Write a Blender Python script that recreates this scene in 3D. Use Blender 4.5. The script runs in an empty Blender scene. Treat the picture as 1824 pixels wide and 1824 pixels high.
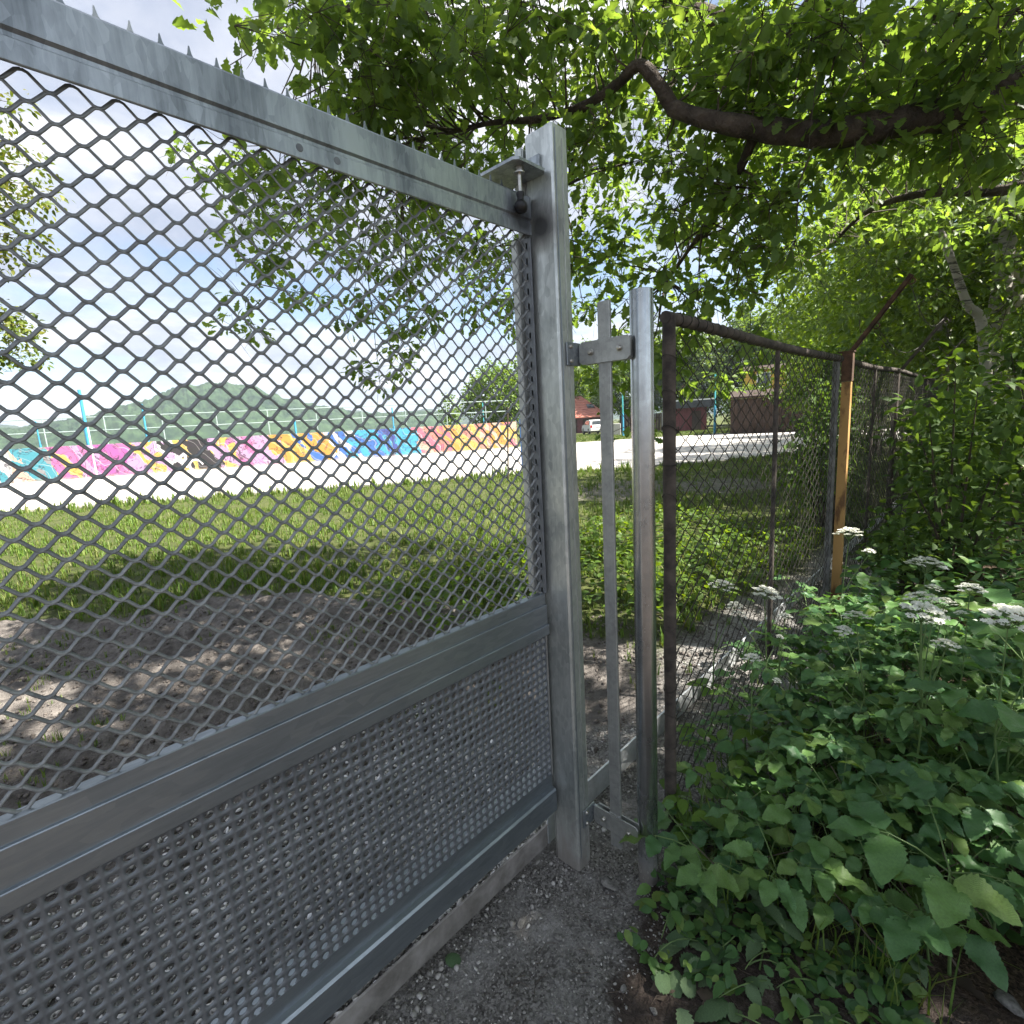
import bpy, math, random
import numpy as np
from mathutils import Vector, Matrix

rnd = random.Random(7)
rng = np.random.default_rng(11)
C = bpy.context.scene.collection
S = bpy.context.scene
R = math.radians

# ------------------------------------------------------------------ camera, sky, sun, exposure
EYE = Vector((0, 0, 1.55))
FPX = 920.0                                    # focal length in pixels of the 1824 px photograph


def _n(v):
    return v / np.linalg.norm(v)


_down = _n(np.array([1212. - 912, 6300. - 912, FPX]))
_f = np.array([1800. - 912, 705. - 912, FPX])
_f = _n(_f - _down * _f.dot(_down))
ROT = np.stack([_f, np.cross(-_down, _f), -_down])        # world = ROT @ camera (x right, y down, z forward)
cam = bpy.data.cameras.new('camera')
cam.sensor_width = 36.0
cam.lens = 36.0 * FPX / 1824.0
cam.clip_start = 0.05
cam.clip_end = 5000
co = bpy.data.objects.new('camera', cam)
C.objects.link(co)
_m = Matrix.Identity(4)
for i in range(3):
    _m[i][0], _m[i][1], _m[i][2], _m[i][3] = ROT[i][0], -ROT[i][1], -ROT[i][2], EYE[i]
co.matrix_world = _m
S.camera = co

SUN_AZ, SUN_EL = R(-62), R(50)
EXPOSURE = 2.12
world = bpy.data.worlds.new('World')
S.world = world
world.use_nodes = True


class NT:
    """small helper for building node trees"""
    def __init__(s, tree):
        s.t = tree

    def n(s, kind, ins=None, **props):
        nd = s.t.nodes.new('ShaderNode' + kind)
        for k, v in props.items():
            setattr(nd, k, v)
        for k, v in (ins or {}).items():
            sock = nd.inputs[k]
            if hasattr(v, 'bl_idname') and hasattr(v, 'is_linked'):
                s.t.links.new(v, sock)
            else:
                sock.default_value = v
        return nd

    def ramp(s, fac, stops, interp='LINEAR'):
        nd = s.t.nodes.new('ShaderNodeValToRGB')
        cr = nd.color_ramp
        cr.interpolation = interp
        while len(cr.elements) < len(stops):
            cr.elements.new(0.5)
        for e, (p, c) in zip(cr.elements, stops):
            e.position = p
            if not hasattr(c, '__len__'):
                c = (c, c, c)
            e.color = (*c[:3], 1)
        s.t.links.new(fac, nd.inputs[0])
        return nd.outputs[0]

    def mix(s, fac, a, b, blend='MIX'):
        nd = s.t.nodes.new('ShaderNodeMix')
        nd.data_type = 'RGBA'
        nd.blend_type = blend
        for sock, v in ((nd.inputs[0], fac), (nd.inputs[6], a), (nd.inputs[7], b)):
            if hasattr(v, 'is_linked'):
                s.t.links.new(v, sock)
            else:
                sock.default_value = v if not hasattr(v, '__len__') else (*v[:3], 1)
        return nd.outputs[2]

    def math(s, op, a, b=0.0, c=0.0, clamp=False):
        nd = s.t.nodes.new('ShaderNodeMath')
        nd.operation = op
        nd.use_clamp = clamp
        for sock, v in zip(nd.inputs, (a, b, c)):
            if hasattr(v, 'is_linked'):
                s.t.links.new(v, sock)
            else:
                sock.default_value = v
        return nd.outputs[0]

    def noise(s, vec, scale, detail=4, rough=0.55, dist=0.0):
        nd = s.n('TexNoise', {'Scale': scale, 'Detail': detail, 'Roughness': rough, 'Distortion': dist})
        if vec is not None:
            s.t.links.new(vec, nd.inputs['Vector'])
        return nd.outputs[0]


def build_world():
    t = world.node_tree
    t.nodes.clear()
    k = NT(t)
    sky = k.n('TexSky', sky_type='NISHITA', sun_disc=False, sun_elevation=SUN_EL,
              sun_rotation=math.pi / 2 - SUN_AZ, altitude=200, air_density=1.0, dust_density=0.6, ozone_density=1.6)
    tc = k.n('TexCoord')
    sep = k.n('SeparateXYZ', {0: tc.outputs['Generated']})
    up = k.math('ADD', k.math('MAXIMUM', sep.outputs[2], 0.0), 0.22)
    px = k.math('DIVIDE', sep.outputs[0], up)
    py = k.math('DIVIDE', sep.outputs[1], up)
    vec = k.n('CombineXYZ', {0: px, 1: py, 2: 3.7}).outputs[0]
    big = k.noise(vec, 0.85, 7, 0.56, 0.25)
    mask = k.ramp(big, [(0.385, 0), (0.52, 1)])
    shade = k.noise(vec, 1.9, 6, 0.6, 0.3)
    cloud = k.ramp(shade, [(0.36, (0.135, 0.152, 0.195)), (0.50, (0.19, 0.202, 0.235)), (0.66, (0.34, 0.34, 0.345))])
    s1 = k.n('Background', {'Color': sky.outputs[0], 'Strength': 0.05})
    s2 = k.n('Background', {'Color': cloud, 'Strength': 0.93})
    mx = k.n('MixShader', {0: mask, 1: s1.outputs[0], 2: s2.outputs[0]})
    out = k.n('OutputWorld')
    t.links.new(mx.outputs[0], out.inputs[0])


build_world()
sun = bpy.data.lights.new('sun', 'SUN')
sun.energy = 5.0
sun.angle = R(0.53)
sun.color = (1.0, 0.94, 0.85)
so = bpy.data.objects.new('sun', sun)
C.objects.link(so)
_sd = Vector((math.cos(SUN_EL) * math.cos(SUN_AZ), math.cos(SUN_EL) * math.sin(SUN_AZ), math.sin(SUN_EL)))
so.rotation_euler = _sd.to_track_quat('Z', 'Y').to_euler()
so.location = _sd * 40
vs = S.view_settings
vs.view_transform = 'Standard'
vs.look = 'None'
vs.exposure = EXPOSURE
vs.gamma = 1
vs.use_curve_mapping = False
S.cycles.max_bounces = 6
S.cycles.diffuse_bounces = 4
S.cycles.glossy_bounces = 3
S.cycles.transmission_bounces = 4
S.cycles.volume_bounces = 0
S.cycles.transparent_max_bounces = 8
S.cycles.use_denoising = True


# ------------------------------------------------------------------ helpers
def ray(px, py):
    """direction in the world of a pixel of the photograph (used to read off real positions)"""
    d = ROT @ np.array([px - 912., py - 912., FPX])
    return d / np.linalg.norm(d)


def project(P):
    q = (np.asarray(P, float) - np.array(EYE)) @ ROT
    z = np.maximum(q[..., 2], 1e-6)
    return 912 + FPX * q[..., 0] / z, 912 + FPX * q[..., 1] / z, q[..., 2]


def on_ground(px, py, z=0.0):
    d = ray(px, py)
    t = (z - EYE[2]) / d[2]
    return np.array(EYE) + d * t


def tag(o, label=None, cat=None, group=None, kind=None):
    for k_, v in (('label', label), ('category', cat), ('group', group), ('kind', kind)):
        if v:
            o[k_] = v
    return o


def empty(name, loc, label=None, cat=None, group=None, rz=0.0):
    o = bpy.data.objects.new(name, None)
    o.empty_display_size = 0.1
    o.location = loc
    o.rotation_euler = (0, 0, rz)
    C.objects.link(o)
    return tag(o, label, cat, group)


def link(name, me, parent=None):
    o = bpy.data.objects.new(name, me)
    C.objects.link(o)
    if parent:
        o.parent = parent
    return o


def np_mesh(name, V, F, mat, smooth=False):
    """V (n,3) float, F (m,k) int -> mesh"""
    V = np.asarray(V, np.float32)
    F = np.asarray(F, np.int32)
    me = bpy.data.meshes.new(name)
    m, k_ = F.shape
    me.vertices.add(len(V))
    me.vertices.foreach_set('co', V.ravel())
    me.loops.add(m * k_)
    me.loops.foreach_set('vertex_index', F.ravel())
    me.polygons.add(m)
    me.polygons.foreach_set('loop_start', np.arange(0, m * k_, k_, dtype=np.int32))
    me.polygons.foreach_set('loop_total', np.full(m, k_, np.int32))
    if smooth:
        me.polygons.foreach_set('use_smooth', np.ones(m, bool))
    me.update(calc_edges=True)
    me.materials.append(mat)
    return me


def scatter(name, tv, tf, locs, mats, mat, parent=None, smooth=False, origin=(0, 0, 0)):
    """joined copies of a template (tv, tf) under transforms"""
    tv = np.asarray(tv, float)
    tf = np.asarray(tf, int)
    V = np.einsum('nij,vj->nvi', mats, tv) + (np.asarray(locs) - np.asarray(origin))[:, None, :]
    n, v = V.shape[:2]
    F = tf[None] + (np.arange(n) * v)[:, None, None]
    me = np_mesh(name, V.reshape(-1, 3), F.reshape(-1, tf.shape[1]), mat, smooth)
    o = link(name, me, parent)
    if not parent:
        o.location = origin
    return o


class MB:
    """collects shapes in world space and links them as one mesh"""
    def __init__(s):
        s.v, s.f = [], []

    def add(s, V, F):
        b = len(s.v)
        s.v += [tuple(p) for p in V]
        s.f += [tuple(i + b for i in f) for f in F]
        return s

    def box(s, a, b, M=None):
        (x0, y0, z0), (x1, y1, z1) = a, b
        V = [(x0, y0, z0), (x1, y0, z0), (x1, y1, z0), (x0, y1, z0), (x0, y0, z1), (x1, y0, z1), (x1, y1, z1), (x0, y1, z1)]
        if M is not None:
            V = [M @ Vector(p) for p in V]
        return s.add(V, [(0, 3, 2, 1), (4, 5, 6, 7), (0, 1, 5, 4), (1, 2, 6, 5), (2, 3, 7, 6), (3, 0, 4, 7)])

    def bbox(s, a, b, e=0.004, M=None):
        """box with chamfered edges"""
        lo = [min(p, q) for p, q in zip(a, b)]
        hi = [max(p, q) for p, q in zip(a, b)]
        e = min([e] + [(h - l) * 0.45 for l, h in zip(lo, hi)])
        pts = []
        for sx in (0, 1):
            for sy in (0, 1):
                for sz in (0, 1):
                    c = [(lo, hi)[sx][0], (lo, hi)[sy][1], (lo, hi)[sz][2]]
                    d = [e if sg == 0 else -e for sg in (sx, sy, sz)]
                    for ax in range(3):
                        p = [c[j] + (0 if j == ax else d[j]) for j in range(3)]
                        pts.append(p)
        if M is not None:
            pts = [M @ Vector(p) for p in pts]
        idx = lambda sx, sy, sz, ax: ((sx * 2 + sy) * 2 + sz) * 3 + ax
        F = []
        for sgn in (0, 1):
            q = [idx(sgn, 0, 0, 0), idx(sgn, 1, 0, 0), idx(sgn, 1, 1, 0), idx(sgn, 0, 1, 0)]
            F.append(q if sgn else q[::-1])
            q = [idx(0, sgn, 0, 1), idx(0, sgn, 1, 1), idx(1, sgn, 1, 1), idx(1, sgn, 0, 1)]
            F.append(q if sgn else q[::-1])
            q = [idx(0, 0, sgn, 2), idx(1, 0, sgn, 2), idx(1, 1, sgn, 2), idx(0, 1, sgn, 2)]
            F.append(q if sgn else q[::-1])
        for i in (0, 1):
            for j in (0, 1):
                F.append([idx(0, i, j, 1), idx(1, i, j, 1), idx(1, i, j, 2), idx(0, i, j, 2)])
                F.append([idx(i, 0, j, 0), idx(i, 1, j, 0), idx(i, 1, j, 2), idx(i, 0, j, 2)])
                F.append([idx(i, j, 0, 0), idx(i, j, 1, 0), idx(i, j, 1, 1), idx(i, j, 0, 1)])
        for i in (0, 1):
            for j in (0, 1):
                for l in (0, 1):
                    F.append([idx(i, j, l, 0), idx(i, j, l, 1), idx(i, j, l, 2)])
        return s.add(pts, F)

    def tube(s, pts, rad, n=8, cap=True, phase=0.0):
        P = [Vector(p) for p in pts]
        if not hasattr(rad, '__len__'):
            rad = [rad] * len(P)
        base = len(s.v)
        up = None
        for i, p in enumerate(P):
            t = (P[min(i + 1, len(P) - 1)] - P[max(i - 1, 0)]).normalized()
            if up is None:
                up = Vector((0, 0, 1)) if abs(t.z) < 0.9 else Vector((1, 0, 0))
            a = (up - t * up.dot(t)).normalized()
            up = a
            b = t.cross(a)
            for j in range(n):
                w = 2 * math.pi * j / n + phase
                s.v.append(tuple(p + (a * math.cos(w) + b * math.sin(w)) * rad[i]))
        for i in range(len(P) - 1):
            for j in range(n):
                q = base + i * n
                s.f.append((q + j, q + (j + 1) % n, q + n + (j + 1) % n, q + n + j))
        if cap:
            s.f.append(tuple(base + j for j in range(n))[::-1])
            s.f.append(tuple(base + (len(P) - 1) * n + j for j in range(n)))
        return s

    def extrude_x(s, prof, x0, x1):
        """closed polygon in (y, z) swept along x"""
        n = len(prof)
        V = [(x0, y, z) for y, z in prof] + [(x1, y, z) for y, z in prof]
        F = [(i, (i + 1) % n, n + (i + 1) % n, n + i) for i in range(n)]
        F += [tuple(range(n))[::-1], tuple(range(n, 2 * n))]
        return s.add(V, F)

    def prism(s, poly, z0, z1):
        n = len(poly)
        V = [(x, y, z0) for x, y in poly] + [(x, y, z1) for x, y in poly]
        F = [(i, (i + 1) % n, n + (i + 1) % n, n + i) for i in range(n)]
        F += [tuple(range(n))[::-1], tuple(range(n, 2 * n))]
        return s.add(V, F)

    def lathe(s, prof, c, n=16, axis=2):
        """profile [(r, h)] round an axis through c"""
        b = len(s.v)
        for r_, h in prof:
            for j in range(n):
                w = 2 * math.pi * j / n
                p = [r_ * math.cos(w), r_ * math.sin(w), h]
                if axis == 0:
                    p = [h, p[0], p[1]]
                elif axis == 1:
                    p = [p[0], h, p[1]]
                s.v.append(tuple(c[i] + p[i] for i in range(3)))
        for i in range(len(prof) - 1):
            for j in range(n):
                s.f.append((b + i * n + j, b + i * n + (j + 1) % n, b + (i + 1) * n + (j + 1) % n, b + (i + 1) * n + j))
        s.f.append(tuple(b + j for j in range(n))[::-1])
        s.f.append(tuple(b + (len(prof) - 1) * n + j for j in range(n)))
        return s

    def mesh(s, name, mat, org=(0, 0, 0), smooth=False):
        me = bpy.data.meshes.new(name)
        me.from_pydata([(p[0] - org[0], p[1] - org[1], p[2] - org[2]) for p in s.v], [], s.f)
        me.validate()
        me.materials.append(mat)
        if smooth:
            me.polygons.foreach_set('use_smooth', np.ones(len(me.polygons), bool))
            me.set_sharp_from_angle(angle=R(40))
        me.update()
        return me

    def build(s, name, mat, parent=None, smooth=False, org=None, local=False):
        """world-space shapes; the object's origin is its parent's (or org)"""
        if org is None:
            o_ = Vector((0, 0, 0))
            p = parent
            while p and not local:
                o_ = o_ + p.location
                p = p.parent
            org = o_
        o = link(name, s.mesh(name, mat, org, smooth), parent)
        if not parent:
            o.location = org
        return o


def vnoise(x, y, seed=0):
    """value noise, numpy"""
    xi, yi = np.floor(x).astype(np.int64), np.floor(y).astype(np.int64)
    fx, fy = x - xi, y - yi
    fx, fy = fx * fx * (3 - 2 * fx), fy * fy * (3 - 2 * fy)

    def h(a, b):
        q = (a * 374761393 + b * 668265263 + seed * 974634777) & 0xffffffff
        q = ((q ^ (q >> 13)) * 1274126177) & 0xffffffff
        return ((q ^ (q >> 16)) & 0xffff) / 65535.0
    return (h(xi, yi) * (1 - fx) + h(xi + 1, yi) * fx) * (1 - fy) + (h(xi, yi + 1) * (1 - fx) + h(xi + 1, yi + 1) * fx) * fy


def fbm(x, y, seed=0, oct=4):
    s_, a, t = 0, 0.5, 0
    for i in range(oct):
        s_ = s_ + a * vnoise(x * 2 ** i, y * 2 ** i, seed + i)
        t += a
        a *= 0.55
    return s_ / t


def sstep(a, b, x):
    t = np.clip((x - a) / (b - a), 0, 1)
    return t * t * (3 - 2 * t)


# ------------------------------------------------------------------ materials
def material(name):
    m = bpy.data.materials.new(name)
    m.use_nodes = True
    m.node_tree.nodes.clear()
    k = NT(m.node_tree)
    out = k.n('OutputMaterial')
    return m, k, out


def finish(k, out, shader):
    k.t.links.new(shader, out.inputs[0])


def obj_vec(k, scale=(1, 1, 1)):
    tc = k.n('TexCoord')
    return k.n('Mapping', {0: tc.outputs['Object'], 3: scale}).outputs[0]


def m_galv(name, lo, hi, scale=9.0, rough=(0.34, 0.58), metal=0.8, streak=(1, 1, 1), dusty=0.0, stain=None, bump=0.12, pits=0.35):
    m, k, out = material(name)
    v = obj_vec(k, streak)
    n1 = k.noise(v, scale, 6, 0.62, 0.4)
    vor = k.n('TexVoronoi', {'Vector': v, 'Scale': scale * 11.0, 'Randomness': 1.0})
    sp = k.n('SeparateColor', {0: vor.outputs['Color']}).outputs[0]
    v3 = obj_vec(k, (0.06 if streak[0] < 1 else 1.0, 1.0, 0.06 if streak[0] >= 1 else 1.0))
    scr = k.noise(v3, 160.0, 3, 0.6)
    fac = k.math('ADD', k.math('ADD', k.math('MULTIPLY', n1, 0.70), k.math('MULTIPLY', sp, 0.10)), k.math('MULTIPLY', scr, 0.18))
    col = k.ramp(fac, [(0.34, lo), (0.62, hi)])
    n2 = k.noise(v, scale * 5.3, 4, 0.7)
    pit = k.ramp(n2, [(0.66, 0.0), (0.74, 1.0)])
    col = k.mix(k.math('MULTIPLY', pit, pits), col, tuple(c * 0.45 for c in lo))
    met = metal
    rg = k.ramp(fac, [(0.3, rough[1]), (0.7, rough[0])])
    if dusty:
        tc = k.n('TexCoord')
        z = k.n('SeparateXYZ', {0: tc.outputs['Object']}).outputs[2]
        d = k.math('MULTIPLY', k.ramp(k.math('ADD', z, k.math('MULTIPLY', n1, 0.35)), [(0.18, 1), (dusty, 0)]), 0.8)
        col = k.mix(d, col, (0.20, 0.175, 0.15))
        met = k.math('MULTIPLY', k.math('SUBTRACT', 1.0, d), metal)
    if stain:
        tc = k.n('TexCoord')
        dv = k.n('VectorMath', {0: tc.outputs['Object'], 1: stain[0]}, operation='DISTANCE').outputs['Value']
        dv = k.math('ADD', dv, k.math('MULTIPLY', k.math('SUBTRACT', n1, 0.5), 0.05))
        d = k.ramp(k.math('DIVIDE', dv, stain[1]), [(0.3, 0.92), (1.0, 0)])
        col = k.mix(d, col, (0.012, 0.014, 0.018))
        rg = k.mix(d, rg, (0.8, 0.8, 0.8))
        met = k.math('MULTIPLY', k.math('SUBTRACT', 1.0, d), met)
    bp = k.n('Bump', {'Strength': bump, 'Distance': 0.002, 'Height': k.math('ADD', n1, k.math('MULTIPLY', n2, 0.4))})
    p = k.n('BsdfPrincipled', {'Base Color': col, 'Metallic': met, 'Roughness': rg, 'Normal': bp.outputs[0]})
    finish(k, out, p.outputs[0])
    return m


def m_plain(name, c1, c2, scale=6.0, rough=0.7, metal=0.0, bump=0.2, detail=5, stretch=(1, 1, 1), spec=0.4, lohi=(0.35, 0.65), dist=0.002):
    m, k, out = material(name)
    v = obj_vec(k, stretch)
    n1 = k.noise(v, scale, detail, 0.62, 0.2)
    col = k.ramp(n1, [(lohi[0], c1), (lohi[1], c2)])
    n2 = k.noise(v, scale * 6, 3, 0.6)
    bp = k.n('Bump', {'Strength': bump, 'Distance': dist, 'Height': k.math('ADD', n1, k.math('MULTIPLY', n2, 0.5))})
    p = k.n('BsdfPrincipled', {'Base Color': col, 'Metallic': metal, 'Roughness': rough, 'Normal': bp.outputs[0], 'Specular IOR Level': spec})
    finish(k, out, p.outputs[0])
    return m


def m_leaf(name, cols, trans=0.4, rough=0.5, warm=(1.25, 1.15, 0.55), island=True, spec=0.35, vein=0.0):
    m, k, out = material(name)
    if island:
        r_ = k.n('NewGeometry').outputs['Random Per Island']
    else:
        r_ = k.n('ObjectInfo').outputs['Random']
    n_ = len(cols)
    col = k.ramp(r_, [(i / max(n_ - 1, 1), c) for i, c in enumerate(cols)])
    v = k.n('TexCoord').outputs['Object']
    nz = k.noise(v, 34.0 if not vein else 22.0, 3, 0.6)
    col = k.mix(0.55, col, k.ramp(nz, [(0.3, 0.62), (0.7, 1.18)]), 'MULTIPLY')
    nrm = {}
    if vein:
        w = k.n('TexWave', {'Vector': v, 'Scale': vein, 'Distortion': 2.5, 'Detail': 2.0}, bands_direction='DIAGONAL')
        bp = k.n('Bump', {'Strength': 0.35, 'Distance': 0.002, 'Height': k.math('ADD', w.outputs[1], nz)})
        nrm = {'Normal': bp.outputs[0]}
    p = k.n('BsdfPrincipled', {'Base Color': col, 'Roughness': rough, 'Specular IOR Level': spec, **nrm})
    tcol = k.mix(1.0, col, (*warm, 1), 'MULTIPLY')
    tr = k.n('BsdfTranslucent', {'Color': tcol})
    mx = k.n('MixShader', {0: trans, 1: p.outputs[0], 2: tr.outputs[0]})
    finish(k, out, mx.outputs[0])
    return m


M = {}
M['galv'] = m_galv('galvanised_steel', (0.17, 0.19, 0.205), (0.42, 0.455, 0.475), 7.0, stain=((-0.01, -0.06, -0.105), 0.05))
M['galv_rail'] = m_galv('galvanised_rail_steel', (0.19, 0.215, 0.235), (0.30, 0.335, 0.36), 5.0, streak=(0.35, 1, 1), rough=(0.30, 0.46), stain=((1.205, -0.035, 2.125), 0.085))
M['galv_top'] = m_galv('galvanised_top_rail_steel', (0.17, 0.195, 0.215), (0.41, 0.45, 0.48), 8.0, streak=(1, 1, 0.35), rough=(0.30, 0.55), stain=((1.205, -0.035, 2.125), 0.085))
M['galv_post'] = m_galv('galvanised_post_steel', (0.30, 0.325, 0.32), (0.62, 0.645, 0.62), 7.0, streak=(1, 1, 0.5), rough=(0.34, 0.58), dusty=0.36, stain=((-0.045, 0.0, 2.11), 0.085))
M['galv_pipe'] = m_galv('galvanised_pipe_steel', (0.30, 0.315, 0.32), (0.48, 0.50, 0.505), 5.0, rough=(0.20, 0.30), metal=0.95, dusty=0.30, bump=0.015, pits=0.0)
M['galv_bar'] = m_galv('galvanised_bar_steel', (0.30, 0.31, 0.30), (0.47, 0.48, 0.46), 8.0, rough=(0.45, 0.6))
M['mesh'] = m_galv('expanded_metal_steel', (0.15, 0.158, 0.16), (0.28, 0.292, 0.292), 14.0, rough=(0.48, 0.65), metal=0.45)
M['perf'] = m_galv('perforated_sheet_steel', (0.125, 0.135, 0.147), (0.19, 0.205, 0.22), 4.0, rough=(0.45, 0.6), metal=0.5)
M['edge'] = m_galv('galvanised_edging_steel', (0.46, 0.48, 0.49), (0.66, 0.69, 0.70), 6.0, rough=(0.42, 0.55), metal=0.5)
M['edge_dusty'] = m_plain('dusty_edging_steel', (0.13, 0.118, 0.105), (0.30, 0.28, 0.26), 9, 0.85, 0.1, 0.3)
M['bolt'] = m_plain('zinc_bolt', (0.35, 0.34, 0.31), (0.6, 0.58, 0.52), 40, 0.3, 0.95, 0.05)
M['rubber'] = m_plain('black_rubber', (0.008, 0.008, 0.009), (0.02, 0.02, 0.022), 30, 0.45, 0, 0.1)
M['oldpipe'] = m_plain('weathered_rusty_pipe', (0.024, 0.02, 0.018), (0.105, 0.085, 0.07), 18, 0.85, 0.0, 0.6, lohi=(0.32, 0.7))
M['greypipe'] = m_plain('grey_weathered_pipe', (0.06, 0.06, 0.058), (0.15, 0.148, 0.14), 16, 0.8, 0.1, 0.4)
M['wire'] = m_plain('dark_weathered_wire', (0.022, 0.021, 0.018), (0.07, 0.062, 0.05), 22, 0.75, 0.2, 0.1)
M['ochre'] = m_plain('ochre_rusty_paint', (0.13, 0.065, 0.025), (0.38, 0.22, 0.075), 14, 0.7, 0.0, 0.4, stretch=(1, 1, 0.35), lohi=(0.36, 0.48))
M['rust'] = m_plain('brown_rust', (0.035, 0.02, 0.013), (0.11, 0.06, 0.034), 22, 0.9, 0.0, 0.5)
M['bark'] = m_plain('dark_ridged_bark', (0.022, 0.017, 0.013), (0.085, 0.066, 0.05), 9, 0.9, 0, 1.0, stretch=(1, 1, 1), dist=0.03)
M['twig'] = m_plain('twig_bark', (0.03, 0.024, 0.016), (0.08, 0.062, 0.04), 12, 0.85, 0, 0.5)
M['stem'] = m_plain('green_stem', (0.06, 0.11, 0.03), (0.13, 0.20, 0.06), 14, 0.6, 0, 0.1)
M['court'] = m_plain('pale_court_surface', (0.36, 0.34, 0.31), (0.50, 0.475, 0.44), 0.6, 0.9, 0, 0.2, detail=8)
M['stone'] = m_plain('grey_stone', (0.08, 0.077, 0.071), (0.22, 0.212, 0.198), 3, 0.9, 0, 0.6)
M['teal'] = m_plain('teal_paint', (0.05, 0.30, 0.32), (0.08, 0.40, 0.42), 3, 0.5, 0, 0.05)
M['blue'] = m_plain('sky_blue_paint', (0.03, 0.20, 0.34), (0.05, 0.27, 0.42), 3, 0.5, 0, 0.05)
M['navy'] = m_plain('blue_pad', (0.02, 0.10, 0.30), (0.03, 0.14, 0.38), 3, 0.6, 0, 0.05)
M['palerail'] = m_plain('pale_grey_green_paint', (0.20, 0.26, 0.25), (0.27, 0.33, 0.32), 3, 0.6, 0, 0.05)
M['white'] = m_plain('white_paint', (0.72, 0.72, 0.70), (0.82, 0.82, 0.80), 4, 0.4, 0, 0.05)
M['carwhite'] = m_plain('white_car_paint', (0.70, 0.71, 0.72), (0.78, 0.79, 0.80), 2, 0.2, 0, 0.0)
M['glass'] = m_plain('dark_glass', (0.02, 0.025, 0.03), (0.04, 0.05, 0.055), 2, 0.08, 0, 0.0, spec=0.6)
M['tyre'] = m_plain('tyre_rubber', (0.015, 0.015, 0.015), (0.03, 0.03, 0.03), 8, 0.8, 0, 0.1)
M['redlamp'] = m_plain('red_lamp_plastic', (0.35, 0.02, 0.02), (0.45, 0.03, 0.03), 4, 0.3, 0, 0.0)
M['maroon'] = m_plain('maroon_boards', (0.085, 0.018, 0.022), (0.14, 0.035, 0.04), 3, 0.75, 0, 0.2, stretch=(3, 3, 0.5))
M['redtile'] = m_plain('red_tile', (0.33, 0.11, 0.075), (0.47, 0.19, 0.14), 2.2, 0.8, 0, 0.3)
M['brownwood'] = m_plain('dark_brown_boards', (0.022, 0.014, 0.010), (0.055, 0.034, 0.024), 4, 0.85, 0, 0.3, stretch=(1, 1, 0.3))
M['darkroof'] = m_plain('dark_grey_roof', (0.035, 0.038, 0.045), (0.07, 0.075, 0.085), 3, 0.8, 0, 0.2)
M['yellow'] = m_plain('yellow_render', (0.50, 0.30, 0.05), (0.62, 0.40, 0.09), 1.2, 0.9, 0, 0.1)
M['grey'] = m_plain('grey_concrete', (0.24, 0.24, 0.23), (0.36, 0.36, 0.35), 3, 0.9, 0, 0.3)
M['letter'] = m_plain('white_spray_paint', (0.46, 0.44, 0.46), (0.52, 0.49, 0.52), 4, 0.8, 0, 0.05)

M['oak'] = m_leaf('oak_leaf', [(0.07, 0.125, 0.034), (0.095, 0.16, 0.04), (0.12, 0.195, 0.046), (0.15, 0.225, 0.056)], 0.55, warm=(2.1, 1.95, 0.8))
M['oak_near'] = m_leaf('oak_leaf_single', [(0.07, 0.125, 0.034), (0.095, 0.16, 0.04), (0.14, 0.205, 0.05)], 0.55, island=False, vein=30, warm=(2.1, 1.95, 0.8))
M['wood'] = m_leaf('woodland_leaf', [(0.055, 0.105, 0.016), (0.085, 0.155, 0.022), (0.13, 0.21, 0.03)], 0.5, warm=(2.1, 1.8, 0.5))
M['bush'] = m_leaf('shrub_leaf', [(0.045, 0.085, 0.022), (0.065, 0.12, 0.028), (0.10, 0.165, 0.04)], 0.42, warm=(1.5, 1.4, 0.5), spec=0.18, rough=0.6)
M['lime'] = m_leaf('bright_green_leaf', [(0.09, 0.16, 0.02), (0.13, 0.22, 0.03), (0.18, 0.26, 0.04)], 0.4)
M['lefttree'] = m_leaf('yellow_green_leaf', [(0.07, 0.11, 0.015), (0.12, 0.17, 0.025), (0.19, 0.20, 0.03)], 0.4)
M['elder'] = m_leaf('ground_elder_leaf', [(0.055, 0.14, 0.058), (0.085, 0.195, 0.07), (0.11, 0.235, 0.078), (0.135, 0.265, 0.08), (0.15, 0.275, 0.075), (0.18, 0.285, 0.075)], 0.38, island=False, rough=0.38, spec=0.5, vein=24, warm=(1.2, 1.2, 0.5))
M['elder_fill'] = m_leaf('ground_elder_leaf_mass', [(0.05, 0.12, 0.046), (0.08, 0.175, 0.056), (0.115, 0.225, 0.065), (0.17, 0.25, 0.06)], 0.38, rough=0.4, warm=(1.2, 1.2, 0.5))
M['elder_lime'] = m_leaf('young_leaf', [(0.09, 0.18, 0.025), (0.14, 0.25, 0.035)], 0.45, island=False, vein=24)
M['cut'] = m_leaf('wilted_cut_leaf', [(0.075, 0.14, 0.062), (0.115, 0.185, 0.088), (0.14, 0.21, 0.11)], 0.2, island=False, rough=0.7, vein=24, warm=(1.1, 1.1, 0.7))
M['dry'] = m_leaf('dry_brown_leaf', [(0.055, 0.042, 0.032), (0.10, 0.078, 0.06), (0.14, 0.112, 0.09)], 0.15, island=True, rough=0.8, warm=(1, 0.9, 0.7))
M['grass'] = m_leaf('grass_blade', [(0.06, 0.12, 0.016), (0.095, 0.17, 0.022), (0.135, 0.215, 0.03), (0.18, 0.19, 0.06)], 0.3, rough=0.6)
M['floret'] = m_leaf('white_floret', [(0.74, 0.75, 0.66), (0.84, 0.85, 0.79)], 0.25, warm=(1, 1, 0.9))


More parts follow.
